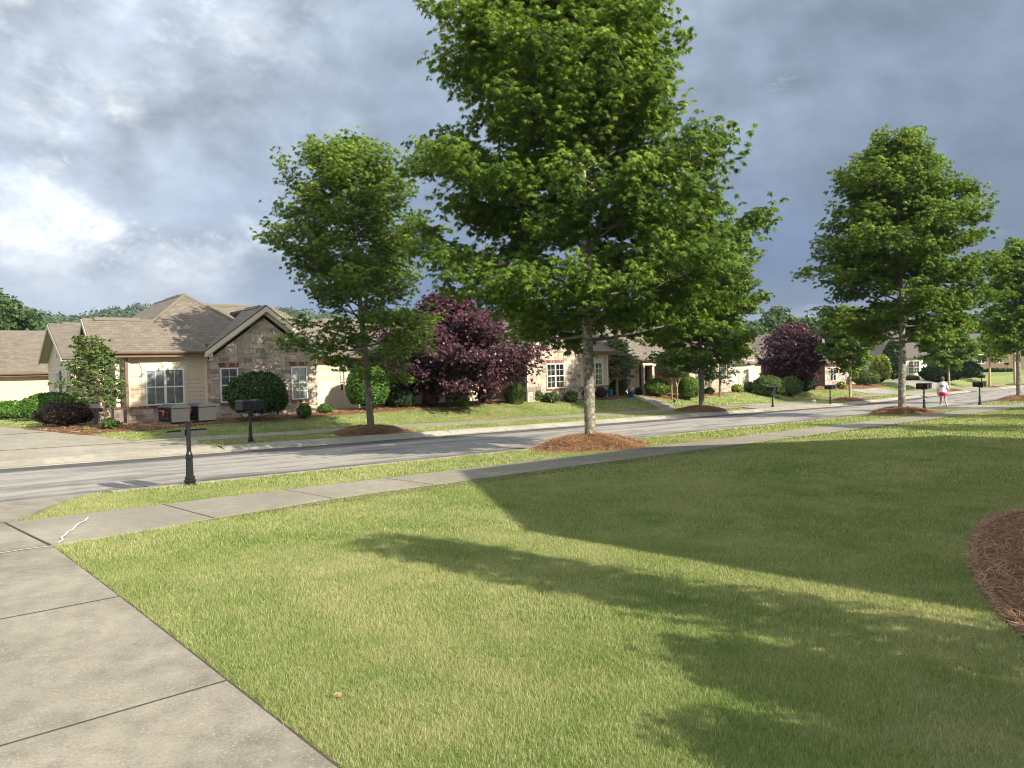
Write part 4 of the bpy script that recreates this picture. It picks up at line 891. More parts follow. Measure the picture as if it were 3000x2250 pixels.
def tree(name, label, cat, base, H, r0, env, seed, nprim, lpc, lsize, tmpl=T_MAPLE, leaf=None, bark=None, zc=.24, wob=.12, group=None, csig=(.25, .25, .13), lean=(0, 0), up=1.0, lateral=None, trunks=None, sec=7, fork=False, bare=0, dsh=0., esc=1.0):
    rng = np.random.default_rng(seed); rr = random.Random(seed); leaf = leaf or M_maple; bark = bark or M_bark
    root = empty(name, base, 0, label, cat, group)
    L = lateral if lateral is not None else np.array([base[1], -base[0], 0.])/math.hypot(base[0], base[1]); L = np.array(L, float)
    ez, el, er = [e[0] for e in env], [e[1]*esc for e in env], [e[2]*esc for e in env]
    def R(z, d):
        k = (d[0]*L[0]+d[1]*L[1]+1)/2; return (1-dsh*(d[1]*L[0]-d[0]*L[1]))*np.interp(z, ez, el)*(1-k)+np.interp(z, ez, er)*k
    K = 14; top = H*.93; tr_ = []
    p1, p2 = rr.uniform(0, 6), rr.uniform(0, 6)
    for i in range(K+1):
        f = i/K; tr_.append(np.array([lean[0]*f+wob*f*sin(3*f+p1), lean[1]*f+wob*f*sin(3.4*f+p2), top*f-(.25 if i == 0 else 0)]))
    def tp(z): f = min(max(z/top, 0), 1)*K; i = min(int(f), K-1); return tr_[i]+(tr_[i+1]-tr_[i])*(f-i)
    rad = [r0*(1.28 if i == 0 else 1.0)*(1-(i/K))**.85+.012 for i in range(K+1)]; rad[0] = r0*1.35
    m = MB(); m.tube(tr_[:2] and [tr_[0], tr_[0]+(tr_[1]-tr_[0])*.35] + tr_[1:], [r0*1.4, r0*1.04]+rad[1:], 10)
    brm = MB(); cl = []; tipd = []
    if fork:
        for d_, z_ in fork:
            q0 = tp(z_); pts = [q0+np.array((d_[0]*f, d_[1]*f, 0))*(f**.6)*1.0+np.array((0, 0, f*2.6)) for f in (0, .25, .5, .75, 1.)]; m.tube(pts, [r0*.52, r0*.42, r0*.34, r0*.26, r0*.16], 7)
    for i in range(nprim):
        f = (i+.5)/nprim; z = H*(zc+(.90-zc)*f**.92); a = i*2.39996+rr.uniform(-.35, .35); d = np.array((cos(a), sin(a), 0))
        e = radians(-9+66*f**.80+rr.uniform(-9, 10))*up; p = tp(z)
        Lmax = 0; st_ = np.array((d[0]*cos(e), d[1]*cos(e), sin(e)))
        while Lmax < 8:
            q_ = p+st_*(Lmax+.15); rr_ = math.hypot(q_[0], q_[1])
            if rr_ > R(q_[2], d)*.90-.28 or q_[2] > H-.2: break
            Lmax += .15
        Ln = max(.35, Lmax*rr.uniform(.80, 1.06)); pts = [p]; cur = st_.copy(); n = 6
        for k in range(n):
            cur = cur+np.array((rr.uniform(-.12, .12), rr.uniform(-.12, .12), rr.uniform(-.03, .13)*(1.2-f))); cur /= np.linalg.norm(cur); pts.append(pts[-1]+cur*Ln/n)
        rb = max(.012, r0*.36*(1-f*.7)*min(1, Ln/2.5)); brm.tube(pts, [rb*(1-k/(n+.6)) for k in range(n+1)], 5, cap=False)
        ns = max(2, int(sec*min(1.25, Ln/2.4)+.5))
        for j in range(ns):
            ff = .16+.84*(j+rr.uniform(.2, .8))/ns; idx = min(int(ff*n), n-1); q_ = pts[idx]+(pts[idx+1]-pts[idx])*(ff*n-idx)
            pd = pts[idx+1]-pts[idx]; pd /= np.linalg.norm(pd); side = np.cross(pd, (0, 0, 1)); side /= np.linalg.norm(side)+1e-9
            sd = pd*rr.uniform(.5, 1)+side*rr.choice((-1, 1))*rr.uniform(.5, 1.1)+np.array((0, 0, rr.uniform(-.25, .45))); sd /= np.linalg.norm(sd)
            sl = Ln*rr.uniform(.20, .36)*(1.15-.5*ff)+.22; e_ = q_+sd*sl; brm.tube([q_, q_+sd*sl*.5+np.array((0, 0, .03)), e_], [rb*.34+.004, rb*.22+.003, .003], 4, cap=False)
            nn = max(1, int(sl/.26+.5))
            for k in range(nn): cl.append(q_+sd*sl*(.35+.75*(k+1)/nn)); tipd.append(min(1, ff)*.6+.4*(k+1)/nn)
        cl.append(pts[-1]); tipd.append(1.1)
    tO = m.build('trunk', bark, root, smooth=True); bO = brm.build('branches', M_barkd if bark is M_bark else bark, root, smooth=True, fix=False)
    C = np.array(cl); D = np.array(tipd); keep = rng.uniform(0, 1, len(C)) > bare; C, D = C[keep], D[keep]; n = len(C)
    cnt = lpc; idx = np.repeat(np.arange(n), cnt); G_ = rng.normal(0, 1, (len(idx), 3)); G_ = np.clip(G_, -2, 2)
    sg = np.array(csig)*(.8+.4*rng.uniform(0, 1, (n, 1)))
    per = 7; nr = max(1, cnt//per); ri = np.repeat(np.arange(n), nr); G_ = np.clip(rng.normal(0, 1, (len(ri), 3)), -1.7, 1.7)
    Rc = C[ri]+G_*sg[ri]; Rc[:, 2] -= .16*np.abs(G_[:, 0])*sg[ri][:, 0]; idx = np.repeat(ri, per); rc = np.repeat(Rc, per, axis=0)
    off = rng.normal(0, 1, rc.shape); off /= np.linalg.norm(off, axis=1, keepdims=True); off[:, 2] *= .55; P = rc+off*lsize*.38
    out_ = P.copy(); out_[:, 2] = 0; out_ /= np.linalg.norm(out_, axis=1, keepdims=True)+1e-6
    N = np.array((0, 0, .9))+out_*.35+off*.75+rng.normal(0, .22, P.shape); pt_ = off*1.5+out_*.25+np.array((0, 0, -.45)); rvr = np.repeat(rng.normal(0, .08, len(ri)), per)
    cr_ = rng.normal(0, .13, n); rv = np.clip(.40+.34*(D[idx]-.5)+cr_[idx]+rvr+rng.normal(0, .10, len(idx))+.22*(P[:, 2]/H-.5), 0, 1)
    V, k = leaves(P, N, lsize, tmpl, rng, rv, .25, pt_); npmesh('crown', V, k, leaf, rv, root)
    return root
env1 = [(1.3, .2, .2), (1.8, 2.8, 3.0), (2.6, 4.3, 4.5), (3.6, 5.0, 4.8), (5.0, 4.8, 4.6), (6.2, 4.7, 4.3), (7.0, 4.9, 3.9), (8.2, 4.8, 3.2), (9.6, 4.2, 2.6), (10.8, 3.5, 2.2), (12.0, 2.2, 1.5), (13.2, .5, .5)]
env2 = [(1.2, .2, .2), (1.7, 2.2, 2.1), (2.8, 3.0, 3.0), (4.2, 3.1, 2.8), (5.3, 3.7, 2.9), (6.0, 4.3, 2.8), (6.9, 3.5, 2.8), (7.8, 4.0, 3.1), (8.7, 3.2, 2.9), (9.5, 2.7, 1.9), (10.4, .7, .8)]
env3 = [(2.3, .3, .3), (3.0, 3.0, 2.9), (4.0, 4.0, 4.0), (5.4, 4.5, 4.7), (6.8, 3.9, 4.2), (8.6, 3.5, 3.7), (10.0, 3.2, 3.1), (11.2, 2.7, 1.7), (12.4, .8, .8)]
env4 = [(1.6, .3, .3), (2.2, 2.0, 2.2), (3.4, 3.2, 3.4), (5, 3.4, 3.6), (7.5, 3.0, 3.4), (9.5, 2.0, 2.2), (10.8, .4, .4)]
mg = 'street maples along the road'
B = [(p[0], p[1], p[2]+h*.82) for p, (_, _, _, h) in zip(TP, MH)]
tree('maple_tree', 'largest maple with a pale lichen-spotted trunk in the middle of the photo', 'tree', B[0], 13.2, .135, env1, 5, 84, 77, .118, sec=9, zc=.175, group=mg, dsh=.1, fork=[((1.0, .15), 2.35)])
tree('maple_tree', 'airy maple standing in front of the sunlit stone gable house', 'tree', B[1], 10.5, .125, env2, 9, 68, 56, .112, leaf=M_maple, bark=M_barkd, sec=7, zc=.17, group=mg, csig=(.23, .23, .13), lean=(-.25, -1.1), dsh=.4, esc=1.03)
tree('maple_tree', 'tall maple whose trunk stands left of the walking person', 'tree', B[3], 12.6, .155, env3, 13, 74, 70, .13, tmpl=T_MAPLE, sec=8, zc=.23, group=mg, esc=1.08, fork=[((.25, .9), 2.8)])
tree('maple_tree', 'dense maple across the road in front of the porch house', 'tree', B[2], 10.8, .15, env4, 17, 68, 63, .145, tmpl=T_LEAF, sec=8, zc=.17, bark=M_barkd, group=mg, esc=1.18, fork=[((.75, .3), 1.9)])
tree('maple_tree', 'maple with a mottled trunk cut by the right edge of the photo', 'tree', B[4], 10.6, .15, [(2.2, .3, .3), (3.2, 2.2, 2.4), (5, 2.6, 2.8), (8, 2.2, 2.4), (10.6, .4, .4)], 19, 52, 42, .18, tmpl=T_LEAF, sec=7, zc=.27, group=mg)
tree('maple_tree', 'slim maple across the road between the second purple tree and the tall maple', 'tree', B[5], 7.2, .10, [(1.7, .3, .3), (2.4, 2.4, 2.4), (4, 3.0, 3.0), (5.6, 2.4, 2.4), (7.2, .4, .4)], 23, 44, 42, .19, tmpl=T_KITE, sec=7, zc=.26, bark=M_barkt, group=mg)
tree('maple_tree', 'small maple across the road right behind the walking person', 'tree', B[6], 8.2, .10, [(1.5, .3, .3), (2.2, 2.6, 2.8), (4, 3.2, 3.4), (6, 2.6, 2.6), (8.2, .4, .4)], 29, 46, 42, .21, tmpl=T_KITE, sec=7, zc=.24, bark=M_barkt, group=mg)
tree('maple_tree', 'distant small maple above the farthest pair of mailboxes', 'tree', B[7], 6.0, .13, [(2.2, .3, .3), (2.8, 2.2, 2.2), (4, 2.6, 2.6), (6, .4, .4)], 31, 26, 24, .24, tmpl=T_KITE, sec=6, zc=.42, bark=M_barkt, group=mg)
tree('maple_tree', 'farthest pale-trunked maple just left of the tree at the right edge', 'tree', B[8], 9.0, .14, [(2.6, .3, .3), (3.4, 2.4, 2.4), (6, 2.8, 2.8), (9, .4, .4)], 37, 26, 24, .26, tmpl=T_KITE, sec=6, zc=.34, bark=M_barkt, group=mg)
# trees that stand on the camera's side of the street and shade the lawn edge
for k, (s_0, t_0, hh, sd_) in enumerate([(27.5, -4.5, 9.5, 41), (36, -2.0, 8.5, 43), (45, .5, 9, 47)]):
    P_ = Pst(s_0, t_0); tree('maple_tree', ['garden maple whose shadow crosses the lawn past the shaded bed', 'second garden maple shading the far lawn', 'third garden maple by the upper sidewalk'][k], 'tree', P_, hh, .14, [(2, .3, .3), (3, 2.6, 2.6), (5, 3.0, 3.0), (8, 2.0, 2.0), (hh, .3, .3)], sd_, 26, 20, .26, tmpl=T_KITE, sec=6, zc=.28, group=mg)
P_ = Pst(5.15, -1.4)
tree('columnar_evergreen', 'narrow evergreen whose long finger of shadow lies on the near lawn', 'tree', P_, 4.5, .09, [(.1, .9, .9), (1.3, 1.0, 1.0), (2.3, .72, .72), (3.3, .52, .52), (4.1, .40, .40), (4.5, .3, .3)], 53, 100, 63, .06, tmpl=T_KITE, leaf=M_dark, sec=5, zc=.03, wob=.02, csig=(.07, .07, .16))
# purple-leaved trees
def tree_at(px, D): x, y, z = at_D(px, D); return (x, y, z)
pe = [(.6, .3, .3), (.95, 3.0, 3.6), (1.6, 3.6, 4.1), (2.6, 3.2, 3.5), (3.6, 2.3, 2.6), (4.7, 1.3, 1.6), (5.5, .7, .8), (5.9, .15, .15)]
tree('purple_tree', 'large dome-shaped purple-leaved tree spreading over the cream fence', 'tree', tree_at(1312, 38.6), 5.9, .13, pe, 61, 80, 56, .125, tmpl=T_LEAF, leaf=M_purple, bark=M_barkd, sec=9, zc=.10, group='purple-leaved trees', up=.72, esc=1.36, csig=(.32, .32, .2))
tree('purple_tree', 'second purple-leaved tree farther along, above the wide green bushes', 'tree', tree_at(2325, 63), 5.6, .16, [(.9, .3, .3), (1.3, 2.4, 2.2), (2.4, 3.4, 3.0), (3.6, 2.9, 2.6), (4.8, 1.7, 1.8), (5.5, .3, .3)], 67, 50, 44, .2, tmpl=T_KITE, leaf=M_purple, bark=M_barkd, sec=8, zc=.2, group='purple-leaved trees', csig=(.36, .36, .24))
tree('dogwood_tree', 'small leaning dogwood with bare twigs at the left house corner', 'tree', tree_at(318, 27.2), 3.35, .11, [(.35, .1, .1), (.6, .9, .5), (1.0, 2.0, .6), (1.6, 1.9, .55), (2.2, 1.6, .6), (2.8, 1.0, .45), (3.35, .5, .2)], 71, 66, 35, .095, tmpl=T_LEAF, leaf=M_dog, bark=M_barkt, sec=6, zc=.26, lean=(-.45, -.1), csig=(.17, .17, .045), bare=.18, up=.7)
tree('small_tree', 'small round green tree between the blue flower pots', 'tree', tree_at(1807, 49.5), 3.9, .09, [(.7, .2, .2), (1.2, 1.4, 1.5), (2, 1.6, 1.75), (3, 1.2, 1.3), (3.9, .3, .3)], 73, 60, 26, .13, tmpl=T_KITE, leaf=M_dog, bark=M_barkt, sec=7, zc=.28, csig=(.2, .2, .12))
# crape myrtle: several pale stems
P_ = tree_at(1976, 50.0); root = empty('crape_myrtle', P_, 0, 'vase-shaped crape myrtle with pale tan stems between two round bushes', 'tree')
m = MB(); rr = random.Random(8)
for i in range(8):
    a = i*.785; d = np.array((cos(a), sin(a)*.7, 0)); b = np.array((.18*(1 if i % 2 else -1), 0, -.1)); m.tube([b, b+np.array((0, 0, 1.0)), b+d*.25+np.array((0, 0, 1.5)), b+d*.75+np.array((0, 0, 2.3)), b+d*1.05+np.array((0, 0, 2.9))], [.05, .042, .035, .02, .008], 6)
m.build('trunk', M_barkt, root, smooth=True)
rg = np.random.default_rng(3); n = 7000; a = rg.uniform(0, 2*pi, n); z = rg.uniform(1.5, 3.25, n); r_ = np.interp(z, [1.5, 2.0, 2.7, 3.3], [.6, 1.05, 1.25, .5])*rg.uniform(.35, 1.05, n)**.6*(1+.16*np.sin(5*a+z*4))
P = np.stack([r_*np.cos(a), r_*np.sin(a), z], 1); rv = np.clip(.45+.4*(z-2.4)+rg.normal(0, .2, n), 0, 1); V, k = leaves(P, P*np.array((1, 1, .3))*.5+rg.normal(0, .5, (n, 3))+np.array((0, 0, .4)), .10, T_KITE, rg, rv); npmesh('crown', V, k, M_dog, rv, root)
tree('small_conifer', 'dark open-branched two-trunked little tree before the white fence', 'tree', tree_at(2108, 54.5), 3.7, .07, [(.8, .2, .2), (1.3, 1.1, 1.7), (2.2, 1.4, 1.5), (3, .9, .9), (3.7, .2, .2)], 79, 40, 26, .12, tmpl=T_KITE, leaf=M_dark, bark=M_barkd, sec=6, zc=.3, csig=(.26, .26, .07), up=.5, fork=[((.35, -.3), .1)])
# trees beyond the houses
def far_tree(px, D, H_, wd, label, seed, leaf=None, ls=.45, n=26):
    b = tree_at(px, D); tree('background_tree', label, 'tree', b, H_, .25, [(H_*.12, .3, .3), (H_*.25, wd*.85, wd*.85), (H_*.5, wd, wd), (H_*.78, wd*.75, wd*.75), (H_, wd*.15, wd*.15)], seed, n, 26, ls, tmpl=T_KITE, leaf=leaf or M_far, bark=M_barkd, sec=6, zc=.18, csig=(.75, .75, .5), group='trees beyond the houses')
far_tree(15, 95, 12.2, 5.4, 'leafy tree above the garage roof at the left edge', 101)
far_tree(88, 100, 10.6, 3.6, 'lower leafy tree beside the one at the left edge, before the hill', 103)
far_tree(-70, 88, 11, 5, 'big tree at the far left, mostly out of the photo', 104)
far_tree(2282, 120, 10.5, 5.2, 'tall pale green tree behind the second purple tree', 105, ls=.5)
far_tree(2375, 135, 10.0, 4.5, 'thin pale tree right of the tall one behind the second purple tree', 107, ls=.5)
far_tree(2205, 110, 7.6, 4.0, 'low pale green tree just left of the second purple tree', 109, ls=.5)
far_tree(2470, 130, 9.0, 6, 'wide background tree behind the slim maple', 111, ls=.55)
far_tree(2590, 125, 9.5, 5.5, 'background tree seen behind the tall maple trunk', 113, ls=.55)
far_tree(2760, 150, 11, 7, 'background tree behind the walking person', 115, ls=.6)
far_tree(2870, 160, 11, 7, 'background tree over the farthest house', 117, ls=.6)
far_tree(2990, 150, 12, 7, 'background tree behind the right edge maple', 119, ls=.6)
far_tree(1890, 130, 9.5, 6, 'background tree hidden behind the dense maple', 121, ls=.55)
far_tree(2040, 125, 9.0, 6, 'background tree over the porch house', 123, ls=.55)
far_tree(2640, 105, 6.2, 3.4, 'rounded tree left of the distant cream house', 125, ls=.4)

def shrub(name, label, c, rl, rd, h, n, ls, leaf, seed, tmpl=T_KITE, lump=.10, flatb=.0, group=None, boxy=2.0, z0=0, stems=False, dens=1.0, cat='shrub'):
    """leafy shell over a dark twiggy core; rl across the view, rd in depth"""
    rg = np.random.default_rng(seed); x, y, z = c; L = np.array([y, -x, 0.])/math.hypot(x, y); D = np.array([x, y, 0.])/math.hypot(x, y)
    root = empty(name, (x, y, z), 0, label, cat, group)
    ph = rg.uniform(0, 6.28, 8)
    def rad(u):                                                       # u unit vectors (n,3) in (L,D,Z)
        e = (np.abs(u)**boxy).sum(1)**(-1/boxy)
        a = np.arctan2(u[:, 1], u[:, 0]); return e*(1+lump*(np.sin(3*a+ph[0])*np.cos(4*u[:, 2]+ph[1])+.6*np.sin(7*a+ph[2]+5*u[:, 2])+.5*np.sin(11*a+ph[3])*np.sin(9*u[:, 2]+ph[4])))
    u = rg.normal(0, 1, (n, 3)); u /= np.linalg.norm(u, axis=1, keepdims=True); u[:, 2] = np.where(u[:, 2] < -.75, -u[:, 2], u[:, 2])
    R_ = rad(u)*(1-np.abs(rg.normal(0, .09, n))*dens); S = np.array((rl, rd, h/2)); Q = u*R_[:, None]*S; Q[:, 2] += h/2+z0; Q[:, 2] = np.maximum(Q[:, 2], .02)
    W_ = Q[:, 0:1]*L+Q[:, 1:2]*D+Q[:, 2:3]*np.array((0, 0, 1.)); nn = u/S; nn /= np.linalg.norm(nn, axis=1, keepdims=True); N = nn[:, 0:1]*L+nn[:, 1:2]*D+nn[:, 2:3]*np.array((0, 0, 1.))
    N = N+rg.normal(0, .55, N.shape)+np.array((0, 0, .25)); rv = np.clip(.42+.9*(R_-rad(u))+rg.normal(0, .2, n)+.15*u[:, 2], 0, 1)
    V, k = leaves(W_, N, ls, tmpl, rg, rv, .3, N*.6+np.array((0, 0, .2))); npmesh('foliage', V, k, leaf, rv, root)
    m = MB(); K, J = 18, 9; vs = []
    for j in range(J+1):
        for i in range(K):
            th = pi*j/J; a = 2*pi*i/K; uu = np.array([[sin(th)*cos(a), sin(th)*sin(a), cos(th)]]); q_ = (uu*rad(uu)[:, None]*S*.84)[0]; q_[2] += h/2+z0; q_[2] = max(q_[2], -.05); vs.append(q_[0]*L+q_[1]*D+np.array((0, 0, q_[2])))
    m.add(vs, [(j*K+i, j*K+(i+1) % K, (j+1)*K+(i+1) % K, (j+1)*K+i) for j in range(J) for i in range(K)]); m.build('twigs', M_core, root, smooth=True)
    if stems:
        m = MB()
        for i in range(5): m.tube([(.1*cos(i*1.3), .1*sin(i*1.3), -.1), (.3*cos(i*1.3), .3*sin(i*1.3), z0+h*.3)], [.03, .02], 5)
        m.build('stem', M_barkd, root)
    return root
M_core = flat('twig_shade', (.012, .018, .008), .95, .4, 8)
def spx(name, label, x0, x1, yt, D, yb=None, depth=1.0, **k):         # shrub from its extent in the picture and its distance
    xc = (x0+x1)/2; c = at_D(xc, D, yt); h = zat(xc, yt, D)-c[2]; return shrub(name, label, c, (x1-x0)/2/F*D*1.02, (x1-x0)/2/F*D*depth, h, **k)
shrub('added_shade_bush', 'unseen low evergreen bush added at the foot of the narrow evergreen to shade the lawn corner', Pst(4.15, -.95), .62, .62, 2.0, 3000, .07, M_dark, 91)  # this bush and the next added out of view to darken the lawn corner
shrub('added_shade_bush', 'second unseen low evergreen bush added by the driveway to shade the lawn corner', Pst(3.3, -1.35), .5, .5, 1.9, 2500, .07, M_dark, 92)
spx('oval_shrub', 'tall egg-shaped clipped green shrub behind the airy maple trunk', 1012, 1139, 1064, 35.6, n=9500, ls=.085, leaf=M_box, seed=1, tmpl=T_LEAF, lump=.03, depth=.95)
spx('rounded_shrub', 'broad dark green shrub in front of the stone gable', 668, 838, 1098, 30.4, n=6500, ls=.13, leaf=leafmat('hydrangea_leaf', [(0, (.018, .045, .010)), (.6, (.042, .10, .018)), (1, (.14, .19, .05))]), seed=2, tmpl=T_LEAF, lump=.05, z0=.12, depth=.7)
spx('ball_shrub', 'small round shrub under the right window of the stone gable', 869, 912, 1181, 31.6, n=1500, ls=.06, leaf=M_box, seed=3, lump=.04)
spx('ball_shrub', 'small round shrub in front of the cream gate', 931, 974, 1182, 33.6, n=1500, ls=.06, leaf=M_box, seed=4, lump=.04)
spx('hedge', 'long bright green hedge mound behind the auto court, left part', -30, 122, 1176, 34.5, n=9000, ls=.11, leaf=M_box, seed=5, lump=.07, depth=.5)
spx('hedge', 'tall bright green hedge mound left of the dogwood', 70, 232, 1152, 33.0, n=12000, ls=.11, leaf=M_box, seed=6, lump=.06, depth=.6)
spx('burgundy_shrub', 'twiggy burgundy shrub at the court edge before the green hedge', 115, 262, 1178, 28.6, n=9000, ls=.06, leaf=M_burg, seed=7, lump=.10, depth=.7)
spx('weed_clump', 'light green weeds round the dogwood trunk', 298, 345, 1228, 26.8, n=500, ls=.10, leaf=M_dog, seed=8, lump=.2)
spx('weed_clump', 'low green weeds on the straw near the burgundy shrub', 238, 268, 1256, 26.6, n=200, ls=.09, leaf=M_lime, seed=9, lump=.2)
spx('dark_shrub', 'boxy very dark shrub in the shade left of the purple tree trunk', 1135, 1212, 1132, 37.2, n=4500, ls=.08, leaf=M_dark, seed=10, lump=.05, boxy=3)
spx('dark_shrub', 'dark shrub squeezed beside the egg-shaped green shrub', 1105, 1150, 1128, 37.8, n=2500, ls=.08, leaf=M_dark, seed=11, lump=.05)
spx('purple_shrub', 'low dark purple shrub under the purple tree', 1236, 1286, 1140, 37.6, n=3000, ls=.06, leaf=M_purple, seed=12, lump=.08)
spx('lime_shrub', 'small bright yellow-green shrub on the straw under the purple tree', 1328, 1374, 1154, 38.6, n=1800, ls=.08, leaf=M_lime, seed=13, lump=.08, boxy=2.6)
spx('dark_shrub', 'small dark plant near the right end of the cream fence', 1398, 1422, 1142, 41.0, n=800, ls=.09, leaf=M_dark, seed=14, lump=.15)
spx('low_shrub', 'low green bush left under the dark window of the porch house', 1553, 1590, 1142, 42.6, n=1800, ls=.09, leaf=M_dog, seed=15, lump=.12)
spx('low_shrub', 'grey green perennials under the dark double window', 1590, 1638, 1150, 42.6, n=900, ls=.10, leaf=M_reed, seed=16, lump=.2, dens=2)
spx('low_shrub', 'tuft of grey green leaves left of the largest trunk', 1652, 1692, 1146, 43.6, n=900, ls=.12, leaf=M_reed, seed=17, lump=.2, dens=2)
spx('burgundy_shrub', 'dark burgundy shrub just left of the largest trunk', 1680, 1722, 1134, 46.0, n=2200, ls=.08, leaf=M_burg, seed=18, lump=.1)
spx('burgundy_shrub', 'dark burgundy shrub just right of the largest trunk', 1742, 1778, 1136, 46.6, n=1800, ls=.08, leaf=M_burg, seed=19, lump=.1)
spx('box_shrub', 'dark clipped shrub beside the porch behind the second blue pot', 1857, 1880, 1137, 51, n=1200, ls=.09, leaf=M_dark, seed=20, lump=.03, boxy=3)
spx('round_bush', 'round green bush left of the crape myrtle', 1888, 1962, 1109, 50.5, n=6000, ls=.10, leaf=M_maple, seed=21, lump=.05)
spx('round_bush', 'round green bush right of the crape myrtle', 1986, 2050, 1104, 51.0, n=6000, ls=.10, leaf=M_maple, seed=22, lump=.04)
spx('small_shrub', 'small dark plant at the foot of the stone wall by the two-trunked little tree', 2066, 2092, 1136, 55, n=700, ls=.11, leaf=M_reed, seed=23, lump=.2)
spx('lime_shrub', 'yellow-green bush in front of the sunlit white fence', 2142, 2174, 1128, 58.5, n=1200, ls=.13, leaf=M_lime, seed=24, lump=.15)
spx('small_shrub', 'loose grey green shrub at the right end of the white fence', 2180, 2214, 1119, 59.5, n=1200, ls=.13, leaf=M_reed, seed=25, lump=.15)
spx('wide_bush', 'wide green bush left of the pair under the second purple tree', 2206, 2296, 1102, 58.5, n=5000, ls=.14, leaf=M_dog, seed=26, lump=.09, depth=.6)
spx('wide_bush', 'wide green bush right of the pair under the second purple tree', 2284, 2346, 1104, 60, n=4000, ls=.14, leaf=M_dog, seed=27, lump=.09, depth=.6)
spx('dark_shrub', 'dark shrub in front of the shaded brown house wall', 2336, 2388, 1101, 64, n=3000, ls=.14, leaf=M_dark, seed=28, lump=.1)
spx('lime_shrub', 'small yellow-green shrub under the distant stone wall', 2452, 2478, 1118, 69, n=600, ls=.14, leaf=M_lime, seed=29, lump=.1)
spx('round_bush', 'large rounded grey green bush right of the slim maple trunk', 2500, 2574, 1085, 74, n=6000, ls=.16, leaf=M_dog, seed=30, lump=.08, depth=.6)
spx('yellow_shrub', 'tall yellowish shrub between the rounded bush and the evergreen wall', 2552, 2606, 1042, 80, n=5000, ls=.18, leaf=M_lime, seed=31, lump=.12)
spx('evergreen_hedge', 'tall dark evergreen hedge just left of the tall maple trunk', 2586, 2648, 1002, 84, n=9000, ls=.2, leaf=M_dark, seed=32, lump=.10, depth=.5)
spx('evergreen_hedge', 'wide dark hedge behind the walking person', 2704, 2812, 1068, 84, n=9000, ls=.2, leaf=M_dark, seed=33, lump=.10, depth=.5)
spx('evergreen_hedge', 'dark shrub mass right of the walking person', 2800, 2872, 1062, 90, n=6000, ls=.22, leaf=M_dark, seed=34, lump=.12, depth=.5)
spx('low_shrub', 'low green shrubs under the distant cream house window', 2652, 2690, 1102, 86, n=1200, ls=.2, leaf=M_dog, seed=35, lump=.15)
spx('evergreen_hedge', 'dark low hedge before the farthest brown house', 2880, 2960, 1082, 116, n=3000, ls=.3, leaf=M_dark, seed=36, lump=.1, depth=.4)
def grass_clump(label, px, D, h, w, n, seed):
    c = at_D(px, D); rg = np.random.default_rng(seed); a = rg.uniform(0, 2*pi, n); r_ = rg.uniform(0, .25*w, n); o = rg.uniform(.2, 1, n)**.8*w/2; hh = h*rg.uniform(.6, 1.1, n)*(1-.35*(o/(w/2))**2)
    d = np.stack([np.cos(a), np.sin(a), 0*a], 1); sd = np.stack([-np.sin(a), np.cos(a), 0*a], 1)*.012; p0 = d*r_[:, None]; pm = d*(r_+(o-r_)*.45)[:, None]; pm[:, 2] = hh*.85; pt = d*o[:, None]*1.1; pt[:, 2] = hh*rg.uniform(.6, 1.0, n)
    V = np.concatenate([np.stack([p0-sd, p0+sd, pm+sd, pm-sd], 1), np.stack([pm-sd, pm+sd, pt+sd*.2, pt-sd*.2], 1)]).reshape(-1, 3)+np.array(c); rv = rg.uniform(0, 1, n)
    return tag(npmesh('ornamental_grass', V, 4, M_reed, np.concatenate([rv, rv])), label, 'ornamental grass')
grass_clump('large arching ornamental grass clump at the right end of the cream fence', 1508, 41.0, 1.15, 1.9, 2600, 1)
grass_clump('arching grass clump behind the blue flower pots', 1812, 50.5, 1.2, 1.9, 2000, 2)

# forested hill far behind
def hillz(x, y):
    a = math.degrees(atan2(x, y)); r_ = math.hypot(x, y)
    top = np.interp(a, [-60, -40, -32.5, -30, -27.5, -25.5, -24, -22, -20, -17, -14, -10, 0, 15, 30, 45], [62, 62, 59, 54, 60, 64, 62, 59, 60, 62, 58, 54, 50, 44, 38, 30])
    return -3+(top-19)*float(np.clip((r_-330)/330, 0, 1))**1.1
m = MB(); As = np.linspace(-60, 50, 56); Rs = [300, 340, 400, 460, 520, 580, 640, 700, 780]; V = []
for a in As:
    for r_ in Rs: x, y = r_*sin(radians(a)), r_*cos(radians(a)); V.append((x, y, hillz(x, y) if r_ <= 700 else hillz(x*700/r_, y*700/r_)-(r_-700)*.03))
n = len(Rs); m.add(V, [(i*n+j, i*n+j+1, (i+1)*n+j+1, (i+1)*n+j) for i in range(len(As)-1) for j in range(n-1)]); m.build('hill', flat('hill_floor', (.02, .04, .02), .95), fix=False)['kind'] = 'structure'
rg = np.random.default_rng(77); PP = []; NN = []; RV = []
for i in range(3600):
    a = radians(rg.uniform(-35, 38)) if i % 3 else radians(rg.uniform(-34, -8)); r_ = rg.uniform(330, 672); x, y = r_*sin(a), r_*cos(a); z = hillz(x, y); w = rg.uniform(3.5, 6.5); h = rg.uniform(9, 15); k = 100
    u = rg.normal(0, 1, (k, 3)); u /= np.linalg.norm(u, axis=1, keepdims=True); u[:, 2] = np.abs(u[:, 2])*1.2-.2; q_ = u*np.array((w, w, h*.5))*(1+rg.normal(0, .10, (k, 1)))+np.array((x, y, z+h*.5)); PP.append(q_); NN.append(u+rg.normal(0, .35, (k, 3))); RV.append(np.clip(np.full(k, rg.uniform(.2, .8))+rg.normal(0, .12, k), 0, 1))
P = np.concatenate(PP); rv = np.concatenate(RV); V, k = leaves(P, np.concatenate(NN), 2.1, T_KITE, rg, rv)
tag(npmesh('forest', V, k, M_forest, rv), 'hazy green wooded ridge far behind the houses', 'forest', kind='stuff')

